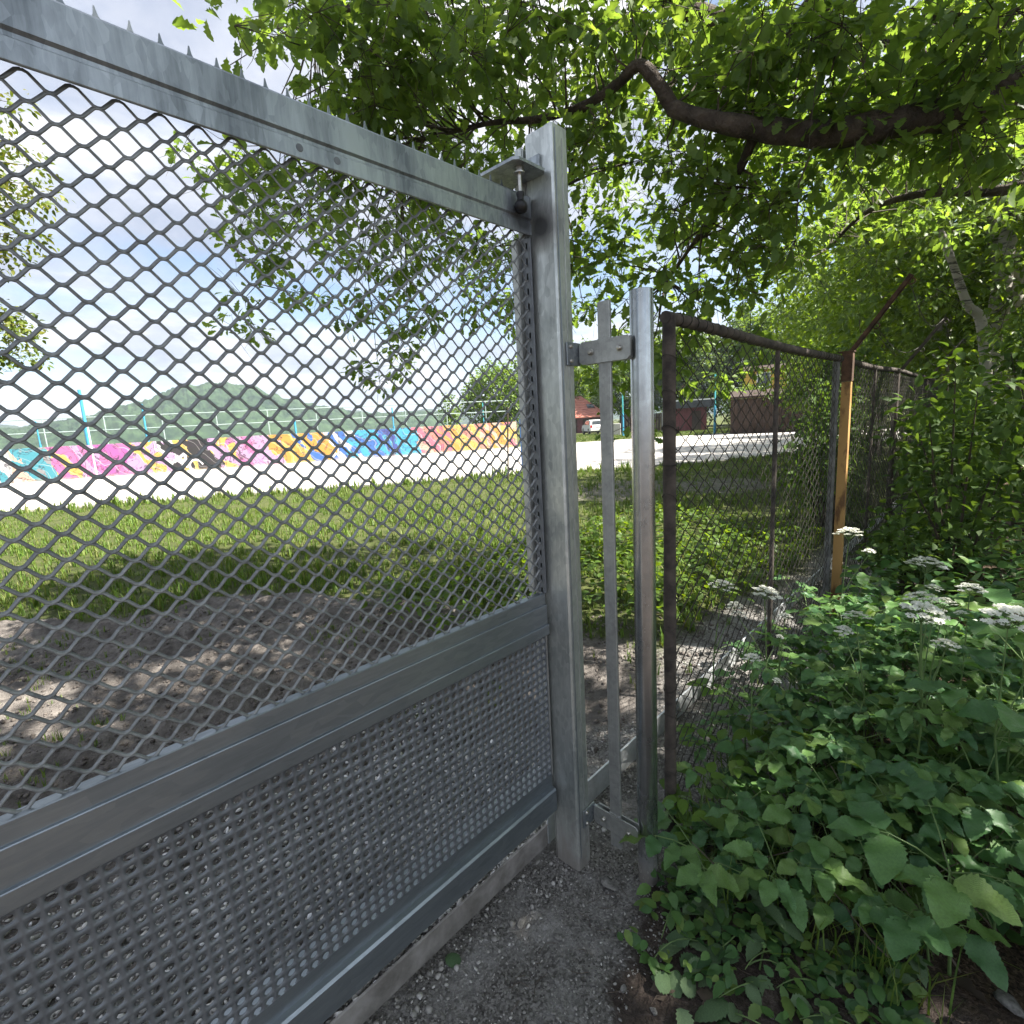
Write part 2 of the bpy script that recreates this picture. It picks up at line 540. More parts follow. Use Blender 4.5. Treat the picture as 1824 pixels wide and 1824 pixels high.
def m_pebble(g=1.0):
    m, k, out = material('gravel_stone')
    r_ = k.n('NewGeometry').outputs['Random Per Island']
    col = k.ramp(r_, [(p, tuple(min(0.75, q * g) for q in c)) for p, c in [(0, (0.12, 0.115, 0.108)), (0.45, (0.24, 0.23, 0.212)), (0.8, (0.37, 0.355, 0.33)), (1, (0.54, 0.525, 0.5))]])
    nz = k.noise(k.n('TexCoord').outputs['Object'], 120, 3)
    col = k.mix(0.5, col, k.ramp(nz, [(0.3, 0.6), (0.7, 1.1)]), 'MULTIPLY')
    p = k.n('BsdfPrincipled', {'Base Color': col, 'Roughness': 0.9})
    finish(k, out, p.outputs[0])
    return m


M['pebble'] = m_pebble()
M['palepebble'] = m_pebble(1.6)
M['clod'] = m_plain('dirt_clod', (0.06, 0.05, 0.043), (0.15, 0.132, 0.118), 9, 0.95, 0, 0.6)


def m_birch():
    m, k, out = material('birch_bark')
    v = obj_vec(k, (1, 1, 1))
    v2 = obj_vec(k, (1.5, 1.5, 9))
    b = k.noise(v2, 2.2, 5, 0.65)
    col = k.mix(k.ramp(b, [(0.54, 0), (0.62, 1)]), (0.30, 0.28, 0.245), (0.05, 0.045, 0.04))
    col = k.mix(0.5, col, k.ramp(k.noise(v, 6, 4), [(0.3, 0.7), (0.7, 1.1)]), 'MULTIPLY')
    p = k.n('BsdfPrincipled', {'Base Color': col, 'Roughness': 0.8})
    finish(k, out, p.outputs[0])
    return m


M['birch'] = m_birch()


def m_ground():
    m, k, out = material('field_ground')
    v = k.n('TexCoord').outputs['Object']
    at = k.n('VertexColor', layer_name='zone')
    sp = k.n('SeparateColor', {0: at.outputs[0]})
    n1 = k.noise(v, 1.7, 8, 0.62)
    n2 = k.noise(v, 14, 6, 0.65)
    n3 = k.noise(v, 95, 4, 0.6)
    vor = k.n('TexVoronoi', {'Vector': v, 'Scale': 150.0})
    vcol = k.n('SeparateColor', {0: vor.outputs['Color']}).outputs[0]
    grass = k.mix(k.ramp(n1, [(0.35, 0), (0.65, 1)]), (0.045, 0.062, 0.016), (0.085, 0.10, 0.03))
    grass = k.mix(k.math('MULTIPLY', k.ramp(n2, [(0.5, 0), (0.7, 1)]), 0.5), grass, (0.13, 0.105, 0.065))
    dirt = k.ramp(k.math('ADD', k.math('MULTIPLY', n2, 0.6), k.math('MULTIPLY', n1, 0.4)), [(0.34, (0.065, 0.057, 0.052)), (0.5, (0.14, 0.126, 0.115)), (0.68, (0.26, 0.238, 0.216))])
    gravel = k.ramp(k.math('ADD', k.math('MULTIPLY', vcol, 0.6), k.math('MULTIPLY', n3, 0.4)), [(0.2, (0.075, 0.07, 0.065)), (0.55, (0.18, 0.171, 0.16)), (0.9, (0.33, 0.318, 0.30))])
    gravel = k.mix(k.math('MULTIPLY', k.ramp(k.noise(v, 5.5, 5, 0.6), [(0.48, 0), (0.66, 1)]), 0.6), gravel, (0.36, 0.352, 0.34))
    soil = k.ramp(k.math('ADD', k.math('MULTIPLY', n2, 0.55), k.math('MULTIPLY', n3, 0.45)), [(0.36, (0.036, 0.028, 0.024)), (0.55, (0.078, 0.062, 0.053)), (0.72, (0.16, 0.138, 0.12))])
    lit = k.ramp(k.math('ADD', k.math('MULTIPLY', n2, 0.4), k.math('MULTIPLY', vcol, 0.6)), [(0.25, (0.03, 0.022, 0.014)), (0.6, (0.085, 0.06, 0.038)), (0.9, (0.16, 0.12, 0.085))])
    wob = k.math('MULTIPLY', k.math('SUBTRACT', n2, 0.5), 0.55)
    sel = lambda s_: k.ramp(k.math('ADD', s_, wob), [(0.38, 0), (0.62, 1)])
    al = k.n('Attribute', attribute_name='litter').outputs['Fac']
    col = k.mix(sel(sp.outputs[0]), grass, dirt)
    col = k.mix(sel(sp.outputs[2]), col, soil)
    col = k.mix(sel(al), col, lit)
    col = k.mix(k.ramp(k.math('ADD', sp.outputs[1], k.math('MULTIPLY', wob, 1.5)), [(0.22, 0), (0.78, 1)]), col, gravel)
    n4 = k.noise(v, 38, 5, 0.7, 0.8)
    h = k.math('ADD', k.math('ADD', k.math('MULTIPLY', n3, 0.5), k.math('MULTIPLY', n2, 1.2)), k.math('MULTIPLY', n4, 1.1))
    bp = k.n('Bump', {'Strength': 1.0, 'Distance': 0.02, 'Height': h})
    p = k.n('BsdfPrincipled', {'Base Color': col, 'Roughness': 0.95, 'Specular IOR Level': 0.2, 'Normal': bp.outputs[0]})
    finish(k, out, p.outputs[0])
    return m


M['ground'] = m_ground()


def m_hill(name, c1, c2):
    m, k, out = material(name)
    v = k.n('TexCoord').outputs['Object']
    n1 = k.noise(v, 0.02, 5, 0.6)
    n2 = k.noise(v, 0.16, 4, 0.7)
    col = k.ramp(k.math('ADD', k.math('MULTIPLY', n1, 0.4), k.math('MULTIPLY', n2, 0.6)), [(0.35, c1), (0.62, c2)])
    p = k.n('BsdfPrincipled', {'Base Color': col, 'Roughness': 1.0, 'Specular IOR Level': 0.1})
    finish(k, out, p.outputs[0])
    return m


M['hill'] = m_hill('forested_hill', (0.006, 0.018, 0.010), (0.042, 0.075, 0.032))
M['ridge'] = m_hill('far_ridge', (0.012, 0.026, 0.016), (0.035, 0.058, 0.03))

# ------------------------------------------------------------------ ground
def axis_samples(lo, hi, step, far_lo, far_hi, n_far, w=1.19):
    a = list(np.arange(lo, hi + 1e-6, step))
    s_, x = step, hi
    up = []
    while x < far_hi:
        s_ *= w
        x += s_
        up.append(x)
    s_, x = step, lo
    dn = []
    while x > far_lo:
        s_ *= w
        x -= s_
        dn.append(x)
    return np.array(dn[::-1] + a + up)


def dirt_edge(x):
    return np.interp(x, [-3, 0, 1.5, 2.1, 2.7, 3.3, 4.2], [7.2, 6.5, 5.8, 4.8, 3.5, 2.5, 1.7])


def zones(X, Y):
    w = (fbm(X * 1.3, Y * 1.3, 5) - 0.5)
    dirt = sstep(0.25, -0.25, Y - dirt_edge(X) + w * 1.6) * sstep(1.0, 1.25, Y) * sstep(3.3, 2.3, X + w)
    # trodden brown patch of the field beyond the narrow gap
    patch = sstep(1.0, 0.6, np.hypot((X - 9.8) / 2.6, (Y - 6.4) / 1.9) + w * 0.6)
    patch = np.maximum(patch, sstep(1.0, 0.5, np.hypot((X - 11.2) / 2.6, (Y - 4.4) / 1.6) + w * 0.6))
    dirt = np.maximum(dirt, 0.52 * patch)
    lim = 2.1 - 0.75 * sstep(1.3, 2.2, X)
    band = sstep(0.93, 1.0, Y) * sstep(lim + 0.3, lim - 0.15, Y + w * 0.9) * sstep(8, 5.5, X)
    pale = sstep(0.68, 0.82, Y + 0.10 * (X - 1.2) + w * 0.4 + 0.25 * sstep(1.02, 0.82, X)) * sstep(1.62, 1.4, X + w * 0.2) * sstep(1.3, 1.0, Y)
    und = sstep(0.45, 0.6, Y) * sstep(1.2, 1.0, Y) * sstep(1.3, 1.5, X)
    gravel = np.clip(np.maximum(np.maximum(band, pale), und * 0.9), 0, 1)
    soil = sstep(1.05, 0.9, Y)
    lit = sstep(0.5, 0.2, Y) * sstep(1.5, 2.2, X + w)
    return dirt, gravel, soil, lit


def ground_height(X, Y):
    dirt, gravel, soil, lit = zones(X, Y)
    near = sstep(14, 7, np.hypot(X - 1, Y - 2))
    h = (fbm(X * 1.1, Y * 1.1, 21) - 0.5) * 0.07 * near
    lump = (fbm(X * 4.5, Y * 7.5, 31, 5) - 0.5)
    h = h + dirt * near * (lump * 0.13 + 0.05 * (np.abs(fbm(X * 9, Y * 13, 33, 3) - 0.5) * 2 - 0.4) + 0.02 * np.sin((Y + 0.28 * X) * 7 + 3 * fbm(X, Y, 41)) + 0.01)
    h = h + soil * (fbm(X * 3, Y * 3, 51, 5) - 0.5) * 0.05
    flat = sstep(0.30, 0.75, np.abs(Y - 1.1)) * 0.9 + 0.1
    h = h * flat - 0.012 - 0.012 * sstep(0.4, 0.1, np.abs(Y - 1.0))
    h = h * sstep(60, 25, np.hypot(X, Y))
    # flat under the court
    return h


gx_ = axis_samples(-0.6, 5.4, 0.035, -1200, 1400, 0)
gy_ = axis_samples(-1.0, 8.0, 0.035, -1200, 1400, 0)
GX, GY = np.meshgrid(gx_, gy_)
GZ = ground_height(GX, GY)
nx_, ny_ = len(gx_), len(gy_)
ii = np.arange(nx_ * ny_).reshape(ny_, nx_)
gf = np.stack([ii[:-1, :-1], ii[:-1, 1:], ii[1:, 1:], ii[1:, :-1]], -1).reshape(-1, 4)
gm = np_mesh('ground', np.stack([GX, GY, GZ], -1).reshape(-1, 3), gf, M['ground'], True)
zd, zg, zs, zl = zones(GX, GY)
ca = gm.color_attributes.new('zone', 'FLOAT_COLOR', 'POINT')
ca.data.foreach_set('color', np.stack([zd, zg, zs, np.ones_like(zd)], -1).astype(np.float32).ravel())
la = gm.attributes.new('litter', 'FLOAT', 'POINT')
la.data.foreach_set('value', zl.astype(np.float32).ravel())
tag(link('ground', gm), kind='structure')


def gh(x, y):
    return float(ground_height(np.array([float(x)]), np.array([float(y)]))[0])


# pale court beyond the grass, and the sunlit lawn behind it
cb = MB()
court = [(-40, 45), (0.7, 18.4), (5.0, 15.6), (8.8, 12.7), (12.0, 10.8), (13.4, 8.9), (17, 6.5), (22, 4.2), (33, 2.6), (44, 7), (34, 18.5), (27.5, 22.0), (24.6, 23.15), (1.0, 35.1), (-40, 56)]
cb.prism(court, -0.06, 0.035)
tag(cb.build('court_surface', M['court']), kind='structure')

# ------------------------------------------------------------------ hills
def hill_strip(name, mat, dist, az0, az1, top, depth, bump, seed, n=420, m=26):
    az = np.linspace(R(az0), R(az1), n)
    t = np.linspace(0, 1, m)
    A, T = np.meshgrid(az, t)
    D = dist + depth * T
    H = top(np.degrees(A)) * np.sin(np.pi * np.clip(T * 0.95, 0, 1)) ** 0.8
    X, Y = D * np.cos(A), D * np.sin(A)
    H = H + bump * (fbm(X / (bump * 0.9), Y / (bump * 2.2), seed, 3) - 0.3) * sstep(0, 0.12, T)
    I = np.arange(n * m).reshape(m, n)
    F = np.stack([I[:-1, :-1], I[1:, :-1], I[1:, 1:], I[:-1, 1:]], -1).reshape(-1, 4)
    me = np_mesh(name, np.stack([X, Y, H], -1).reshape(-1, 3), F, mat, False)
    return tag(link(name, me), kind='structure')


def peak_top(a):
    base = 13 + 4 * fbm(a / 6.0, a * 0, 3)
    return base + 30 * np.exp(-np.abs((a - 72.6) / 5.6) ** 2.6) + 12 * np.exp(-((a - 65) / 5.0) ** 2) + 11 * np.exp(-((a - 80) / 4.5) ** 2) + 3 * fbm(a * 1.5, a * 0, 8)


hill_strip('wooded_hill', M['hill'], 420, 50, 92, peak_top, 230, 6.0, 3, n=1100, m=70)
hill_strip('far_ridge', M['ridge'], 820, 14, 128, lambda a: 26 + 16 * fbm(a / 7.0, a * 0, 13) + 12 * sstep(84, 95, a), 300, 12.0, 9, n=600, m=20)

# ------------------------------------------------------------------ the sliding gate
X0, X1 = -1.25, 1.243
gate = empty('sliding_gate', (0.0, 1.08, 0.0), 'galvanised sliding gate with diamond mesh above and perforated sheet below', 'gate')

b = MB()                                             # top rail: tube with a groove between its two bands
b.extrude_x([(1.052, 2.134), (1.058, 2.128), (1.136, 2.128), (1.136, 2.196), (1.058, 2.196), (1.052, 2.190)], X0, X1)
b.extrude_x([(1.0545, 2.1215), (1.0535, 2.120), (1.0535, 2.090), (1.0545, 2.0885), (1.0585, 2.0885), (1.0595, 2.090), (1.0595, 2.120), (1.0585, 2.1215)], X0, X1)
b.extrude_x([(1.0565, 2.1205), (1.0595, 2.1205), (1.0595, 2.1290), (1.0565, 2.1290)], X0, X1 - 0.001)
top_rail = b.build('top_rail', M['galv_top'], gate)
for x in (0.55, 0.63):
    b = MB()
    b.lathe([(0.0075, 0.0), (0.0075, -0.0006), (0.006, -0.001)], (x, 1.0534, 2.108), 12, axis=1)
    b.build('plug', M['perf'], top_rail)

# spiked strip on the rail, every spike its own piece
b = MB()
b.bbox((X0, 1.088, 2.1965), (X1 - 0.03, 1.094, 2.204), 0.001)
strip = b.build('spike_strip', M['galv_rail'], gate)
sv = []
prof = [(0.0215, 0.0), (0.0135, 0.0028), (0.0072, 0.008), (0.0032, 0.016), (0.0008, 0.028)]
pts = [(-w, h) for w, h in prof] + [(w, h) for w, h in prof[::-1]]
n_ = len(pts)
SV = [(x, -0.0012, z) for x, z in pts] + [(x, 0.0012, z) for x, z in pts]
SF = [tuple(range(n_))[::-1], tuple(range(n_, 2 * n_))] + [(i, (i + 1) % n_, n_ + (i + 1) % n_, n_ + i) for i in range(n_)]
sm = MB().add(SV, SF).mesh('spike', M['galv_rail'])
for i in range(56):
    x = 1.236 - 0.065 - i * 0.0435 - 0.0045
    if x < X0 + 0.03:
        break
    o = link('spike', sm, strip)
    o.location = (x, 1.091 - 1.08, 2.2035)
    o.rotation_euler = (0, rnd.uniform(-0.05, 0.05), 0)

b = MB()                                             # middle rail with its two fine steps
b.extrude_x([(1.0665, 0.9905), (1.0685, 0.9925), (1.092, 0.9925), (1.092, 0.853), (1.056, 0.853), (1.0535, 0.8555), (1.0535, 0.8865), (1.0545, 0.8885), (1.0605, 0.8895),
             (1.0605, 0.9535), (1.0615, 0.9555), (1.0665, 0.9565)], X0, X1)
b.build('middle_rail', M['galv_rail'], gate)
b = MB()                                             # bottom rail with a ledge in front of and behind the sheet
b.extrude_x([(1.055, 0.272), (1.060, 0.279), (1.074, 0.2815), (1.074, 0.328), (1.0785, 0.328), (1.083, 0.322), (1.150, 0.322), (1.150, 0.190), (1.060, 0.190), (1.055, 0.195)], X0, X1)
b.build('bottom_rail', M['galv_rail'], gate)
b = MB()                                             # end stile behind the mesh
b.bbox((1.226, 1.0985, 0.9935), (1.246, 1.124, 2.0875), 0.003)
b.bbox((1.244, 1.070, 0.3225), (1.2485, 1.13, 0.8525), 0.001)
b.build('end_stile', M['galv_bar'], gate)
b = MB()
b.bbox((1.2435, 1.062, 0.9935), (1.2485, 1.0975, 2.0875), 0.001)
b.build('stile_edge', M['perf'], gate)

# perforated sheet: a square grid of round holes, 26 mm apart
HP, HR, NS = 0.026, 0.0084, 16
tv, tf = [], []
for s_, yy in ((0, -0.0018), (1, 0.0018)):
    for j in range(NS):
        w = 2 * math.pi * j / NS
        tv.append((HR * math.cos(w), yy, HR * math.sin(w)))
    for j in range(NS):
        w = 2 * math.pi * j / NS
        m_ = max(abs(math.cos(w)), abs(math.sin(w)))
        tv.append((HP / 2 * math.cos(w) / m_, yy, HP / 2 * math.sin(w) / m_))
for j in range(NS):
    q = (j + 1) % NS
    tf.append((j, NS + j, NS + q, q)[::-1])
    tf.append((2 * NS + j, 3 * NS + j, 3 * NS + q, 2 * NS + q))
    tf.append((j, q, 2 * NS + q, 2 * NS + j)[::-1])
locs = []
for i in range(95):
    for j in range(20):
        locs.append((1.2312 - i * HP, 1.0765, 0.8295 - j * HP))
locs = np.array(locs)
tq = [f for f in tf if len(set(f)) == 4]
tt = [f[:3] for f in tf if len(set(f)) == 3]
tri = [(f[0], f[1], f[2]) for f in tq] + [(f[0], f[2], f[3]) for f in tq] + tt
perf = scatter('perforated_sheet', tv, tri, locs, np.repeat(np.eye(3)[None], len(locs), 0), M['perf'], gate, origin=(0, 1.08, 0))
b = MB()
b.box((X0, 1.0751, 0.8425), (1.2442, 1.0779, 0.8525))
b.build('sheet_border', M['perf'], gate)

# expanded metal mesh, 57 x 42 mm cells, strands are tilted ribbons joined by flat knuckles
LW, SW = 0.0575, 0.0425
def strand(dx):
    P = [(0.0, 0.0), (0.0065 * dx, 0.0022), (LW / 4 * dx, SW / 4), (LW / 2 * dx - 0.0065 * dx, SW / 2 - 0.0022), (LW / 2 * dx, SW / 2)]
    V, F = [], []
    for i, (x, z) in enumerate(P):
        a = P[min(i + 1, 4)]
        c = P[max(i - 1, 0)]
        t = np.array([a[0] - c[0], 0, a[1] - c[1]])
        t /= np.linalg.norm(t)
        nrm = np.array([-t[2], 0, t[0]])
        if nrm[2] < 0:
            nrm = -nrm
        tilt = 0.72
        wv = nrm * math.cos(tilt) + np.array([0, 1, 0]) * math.sin(tilt)
        th = -nrm * math.sin(tilt) + np.array([0, 1, 0]) * math.cos(tilt)
        hw = 0.0037 if i in (0, 4) else 0.0030
        ht = 0.0012
        for q, r_ in ((-1, -1), (1, -1), (1, 1), (-1, 1)):
            V.append(np.array([x, 0, z]) + wv * q * hw + th * r_ * ht)
    for i in range(4):
        for j in range(4):
            F.append((i * 4 + j, i * 4 + (j + 1) % 4, (i + 1) * 4 + (j + 1) % 4, (i + 1) * 4 + j))
    return V, F


va, fa = strand(1)
vb, fb = strand(-1)
tv = np.array(va + vb)
tf = np.array(fa + [tuple(i + len(va) for i in f) for f in fb])
locs = []
j = 0
z = 0.9915
while z < 2.092:
    x = X1 - 0.004 - (LW / 2 if j % 2 else 0)
    while x > X0:
        locs.append((x, 1.0775, z))
        x -= LW
    j += 1
    z += SW / 2
locs = np.array(locs)
keep = tv[None, :, 0] + locs[:, None, 0]
mo = scatter('expanded_mesh', tv, tf, locs, np.repeat(np.eye(3)[None], len(locs), 0), M['mesh'], gate, origin=(0, 1.08, 0))
me = mo.data                                          # trim what sticks out past the rails and stile
co_ = np.empty(len(me.vertices) * 3, np.float32)
me.vertices.foreach_get('co', co_)
co_ = co_.reshape(-1, 3)
jx, jz = co_[:, 0].copy(), co_[:, 2].copy()
co_[:, 1] += 0.010 * (fbm(jx * 3.1, jz * 3.1, 301) - 0.5) + 0.0016 * (fbm(jx * 23, jz * 23, 302) - 0.5)
co_[:, 0] += 0.0030 * (fbm(jx * 17, jz * 17, 303) - 0.5)
co_[:, 2] += 0.0030 * (fbm(jx * 17, jz * 17, 304) - 0.5)
co_[:, 0] = np.minimum(co_[:, 0], 1.2428)
co_[:, 2] = np.minimum(co_[:, 2], 2.100)
me.vertices.foreach_set('co', co_.ravel())
me.update()

# ------------------------------------------------------------------ guide post, stop plate, rubber stop
post = empty('guide_post', (1.295, 1.03, 0.0), 'tall square galvanised guide post at the closing end of the gate', 'gate post')
PX0, PX1, PY0, PY1, PT = 1.259, 1.333, 0.980, 1.082, 2.368
b = MB()
th = 0.004
def ring(e, z):
    c = 0.006
    x0, x1, y0, y1 = PX0 + e, PX1 - e, PY0 + e, PY1 - e
    return [(x0 + c, y0, z), (x1 - c, y0, z), (x1, y0 + c, z), (x1, y1 - c, z), (x1 - c, y1, z), (x0 + c, y1, z), (x0, y1 - c, z), (x0, y0 + c, z)]
V = ring(0, -0.25) + ring(0, PT) + ring(th, PT) + ring(th, PT - 0.4)
V[8 + 5] = (V[8 + 5][0], V[8 + 5][1], PT - 0.012)
V[8 + 6] = (V[8 + 6][0], V[8 + 6][1], PT - 0.010)
F = []
for l in range(3):
    for j in range(8):
        F.append((l * 8 + j, l * 8 + (j + 1) % 8, (l + 1) * 8 + (j + 1) % 8, (l + 1) * 8 + j))
F.append(tuple(24 + j for j in range(8)))
b.add(V, F)
b.build('square_tube', M['galv_post'], post)
b = MB()                                             # long weld bead down the front face, folded lip behind
zz = np.linspace(0.05, PT - 0.03, 60)
b.tube([(1.303 + 0.0015 * math.sin(z * 9), 0.9797, z) for z in zz], [0.0014 + 0.0009 * rnd.random() for _ in zz], 5)
b.build('weld_seam', M['galv_bar'], post)
b = MB()
b.bbox((1.2715, 0.9775, 0.02), (1.2745, 0.9798, PT - 0.01), 0.0008)
b.build('fold_line', M['galv_rail'], post)
b = MB()
b.bbox((1.2625, 1.0825, -0.2), (1.331, 1.0865, PT - 0.055), 0.001)
b.bbox((1.2495, 1.0870, 0.16), (1.2565, 1.112, PT - 0.03), 0.001)
b.bbox((1.2570, 1.0870, 0.16), (1.333, 1.0935, PT - 0.03), 0.001)
b.build('folded_lip', M['galv_post'], post)

plate = empty('stop_bracket', (1.20, 1.09, 2.24), 'dark steel stop bracket with bolt and black rubber buffer on the guide post', 'bracket')
b = MB()
b.prism([(1.128, 1.010), (1.140, 0.998), (1.246, 0.998), (1.2575, 1.012), (1.2575, 1.175), (1.245, 1.19), (1.140, 1.19), (1.128, 1.18)], 2.243, 2.251)
b.build('plate', M['galv'], plate)
b = MB()
b.box((1.2495, 1.02, 2.2515), (1.2575, 1.075, 2.298))
b.build('angle_flange', M['galv'], plate)
b = MB()
hexp = [(1.172 + 0.0125 * math.cos(R(60 * i + 12)), 1.028 + 0.0125 * math.sin(R(60 * i + 12))) for i in range(6)]
b.prism(hexp, 2.229, 2.2425)
b.prism(hexp, 2.2515, 2.264)
b.lathe([(0.0165, 0), (0.0165, 0.0025)], (1.172, 1.028, 2.2262), 16)
b.lathe([(0.0055, 0), (0.0055, 0.0465), (0.0055, 0.0475)], (1.172, 1.028, 2.179), 12)
b.build('bolt', M['bolt'], plate, smooth=True)
b = MB()
b.lathe([(0.0, -0.0185), (0.010, -0.0165), (0.0165, -0.0105), (0.0195, -0.002), (0.0185, 0.006), (0.013, 0.0125), (0.0095, 0.0155), (0.0090, 0.022), (0.0115, 0.030), (0.0115, 0.036)], (1.172, 1.028, 2.143), 20)
b.build('rubber_buffer', M['rubber'], plate, smooth=True)

# ------------------------------------------------------------------ round pole, flat bar and the two clamps
PC = (1.390, 0.782)
pole = empty('round_pole', (PC[0], PC[1], 0), 'smooth round galvanised pole between the guide post and the old fence', 'pole')
b = MB()
b.lathe([(0.0335, -0.2), (0.0335, 0.3), (0.0335, 1.0), (0.0335, 1.902), (0.0325, 1.903), (0.030, 1.903), (0.030, 1.6)], (PC[0], PC[1], 0), 40)
b.build('tube', M['galv_pipe'], pole, smooth=True)
b = MB()
b.lathe([(0.0045, 0.0), (0.0045, -0.0012)], (PC[0] + 0.018, PC[1] - 0.0285, 1.882), 10, axis=1)
b.build('drilled_hole', M['rubber'], pole)

PXc = 1.352
for zc, nm, lab in ((1.748, 'upper', 'upper galvanised clamp strap bolted between guide post and round pole'), (0.165, 'lower', 'lower galvanised clamp strap bolted between guide post and round pole')):
    cl = empty('clamp', (PXc, 0.88, zc), lab, 'clamp', 'clamp straps joining post and pole')
    for dx in (-0.0125, 0.0075):
        b = MB()
        y0, y1, z0, z1, c = 0.792, 0.966, zc - 0.033, zc + 0.033, 0.009
        prof_ = [(y0 + c, z0), (y1 - c, z0), (y1, z0 + c), (y1, z1 - c), (y1 - c, z1), (y0 + c, z1), (y0, z1 - c), (y0, z0 + c)]
        b.extrude_x(prof_, PXc + dx, PXc + dx + 0.005)
        b.build('strap', M['galv_bar'], cl)
    b = MB()
    b.bbox((PXc - 0.064, 0.9735, zc - 0.034), (PXc + 0.004, 0.9785, zc + 0.034), 0.0015)
    b.bbox((PXc - 0.0070, 0.9405, zc - 0.026), (PXc + 0.0068, 0.9730, zc + 0.026), 0.0015)
    fl = b.build('mounting_flange', M['galv'], cl)
    for y_ in (0.825, 0.925):
        b = MB()
        b.lathe([(0.0, -0.0092), (0.0058, -0.008), (0.0082, -0.004), (0.0088, 0.0), (0.0105, 0.0002), (0.0105, 0.0018)], (PXc - 0.0148, y_, zc), 14, axis=0)
        b.build('bolt_head', M['bolt'], cl, smooth=True)
    for q in (-0.021, 0.021):
        b = MB()
        b.lathe([(0.0, -0.0072), (0.005, -0.006), (0.0068, -0.002), (0.0072, 0.0)], (PXc - 0.046, 0.9730, zc + q), 12, axis=1)
        b.build('bolt_head', M['bolt'], fl, smooth=True)

b = MB()
b.bbox((1.3460, 0.861, 0.07), (1.3575, 0.903, 1.888), 0.002)
fb = b.build('flat_bar', M['galv_bar'], org=(1.352, 0.882, 0.07))
for zc in (1.748, 0.165):
    for zz_ in (zc + 0.0345, zc - 0.0345):
        wb = MB()
        wb.tube([(1.3475 + 0.001 * math.sin(q * 5), 0.861 + 0.0035 * q, zz_) for q in range(13)], [0.0022 + 0.0014 * rnd.random() for q in range(13)], 6)
        wb.build('weld_bead', M['galv_bar'], fb, org=(1.352, 0.882, 0.07))
tag(fb, 'upright flat steel bar held by the two clamps in the narrow gap', 'bar')

# galvanised edging board on the ground under the gate line
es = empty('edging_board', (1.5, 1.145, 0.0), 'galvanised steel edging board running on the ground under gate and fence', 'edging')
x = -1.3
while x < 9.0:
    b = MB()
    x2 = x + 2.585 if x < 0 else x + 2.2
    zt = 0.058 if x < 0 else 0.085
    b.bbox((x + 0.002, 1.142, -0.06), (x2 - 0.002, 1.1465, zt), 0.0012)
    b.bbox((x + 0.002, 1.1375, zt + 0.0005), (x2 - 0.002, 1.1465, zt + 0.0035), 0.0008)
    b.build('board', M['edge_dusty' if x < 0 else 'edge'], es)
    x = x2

# ------------------------------------------------------------------ old chain-link fence
FY = 0.815
fence = empty('chain_link_fence', (1.62, FY, 0.0), 'old rusty chain-link fence with pipe rail and barbed wire arms', 'fence')
b = MB()
zz = np.linspace(-0.15, 1.862, 40)
b.tube([(1.622, FY, z) for z in zz], [0.0215 + 0.001 * rnd.uniform(-1, 1) for _ in zz], 14)
b.build('end_post', M['oldpipe'], fence, smooth=True)
b = MB()
xx = np.linspace(1.60, 16.0, 120)
b.tube([(x, FY + 0.004 * math.sin(x * 1.7), 1.852 + 0.006 * math.sin(x * 1.1) - 0.012 * math.sin(max(0, x - 1.6) * math.pi / 2.4) ** 2) for x in xx], 0.0195, 12)
b.build('top_rail', M['oldpipe'], fence, smooth=True)
b = MB()                                             # wire lacing round rail and end post
for x in np.arange(1.68, 9.0, 0.062):
    cx, tl = x + rnd.uniform(-.008, .008), rnd.uniform(-0.012, 0.012)
    zc = 1.852 + 0.006 * math.sin(x * 1.1) - 0.012 * math.sin(max(0, x - 1.6) * math.pi / 2.4) ** 2
    b.tube([(cx + tl * math.cos(a), FY + 0.0212 * math.sin(a), zc + 0.0212 * math.cos(a)) for a in np.linspace(0, 2 * math.pi, 13)], 0.0017, 4, False)
for z in np.arange(0.12, 1.8, 0.115):
    tl = rnd.uniform(-0.02, 0.02)
    b.tube([(1.622 + 0.0235 * math.cos(a), FY + 0.0235 * math.sin(a), z + tl * math.cos(a)) for a in np.linspace(0, 2 * math.pi, 13)], 0.0017, 4, False)
    b.tube([(1.65, FY - 0.005, z), (1.672, FY - 0.008, z + rnd.uniform(-.02, .02)), (1.69, FY + 0.002, z + rnd.uniform(-.03, .03))], 0.0016, 4, False)
b.build('tie_wire', M['wire'], fence)['kind'] = 'stuff'
for px_, r_, mt, dy in ((2.718, 0.011, 'oldpipe', 0.0), (3.93, 0.02, 'greypipe', 0.01), (5.2, 0.011, 'oldpipe', 0), (6.42, 0.026, 'oldpipe', 0.01), (8.85, 0.026, 'oldpipe', 0.01), (11.3, 0.026, 'oldpipe', 0.01)):
    b = MB()
    b.tube([(px_, FY + dy, z) for z in np.linspace(-0.1, 1.845 if r_ < .02 else 1.87, 14)], [r_ * (1 + 0.05 * rnd.uniform(-1, 1)) for _ in range(14)], 10)
    b.build('fence_post', M[mt], fence, smooth=True)
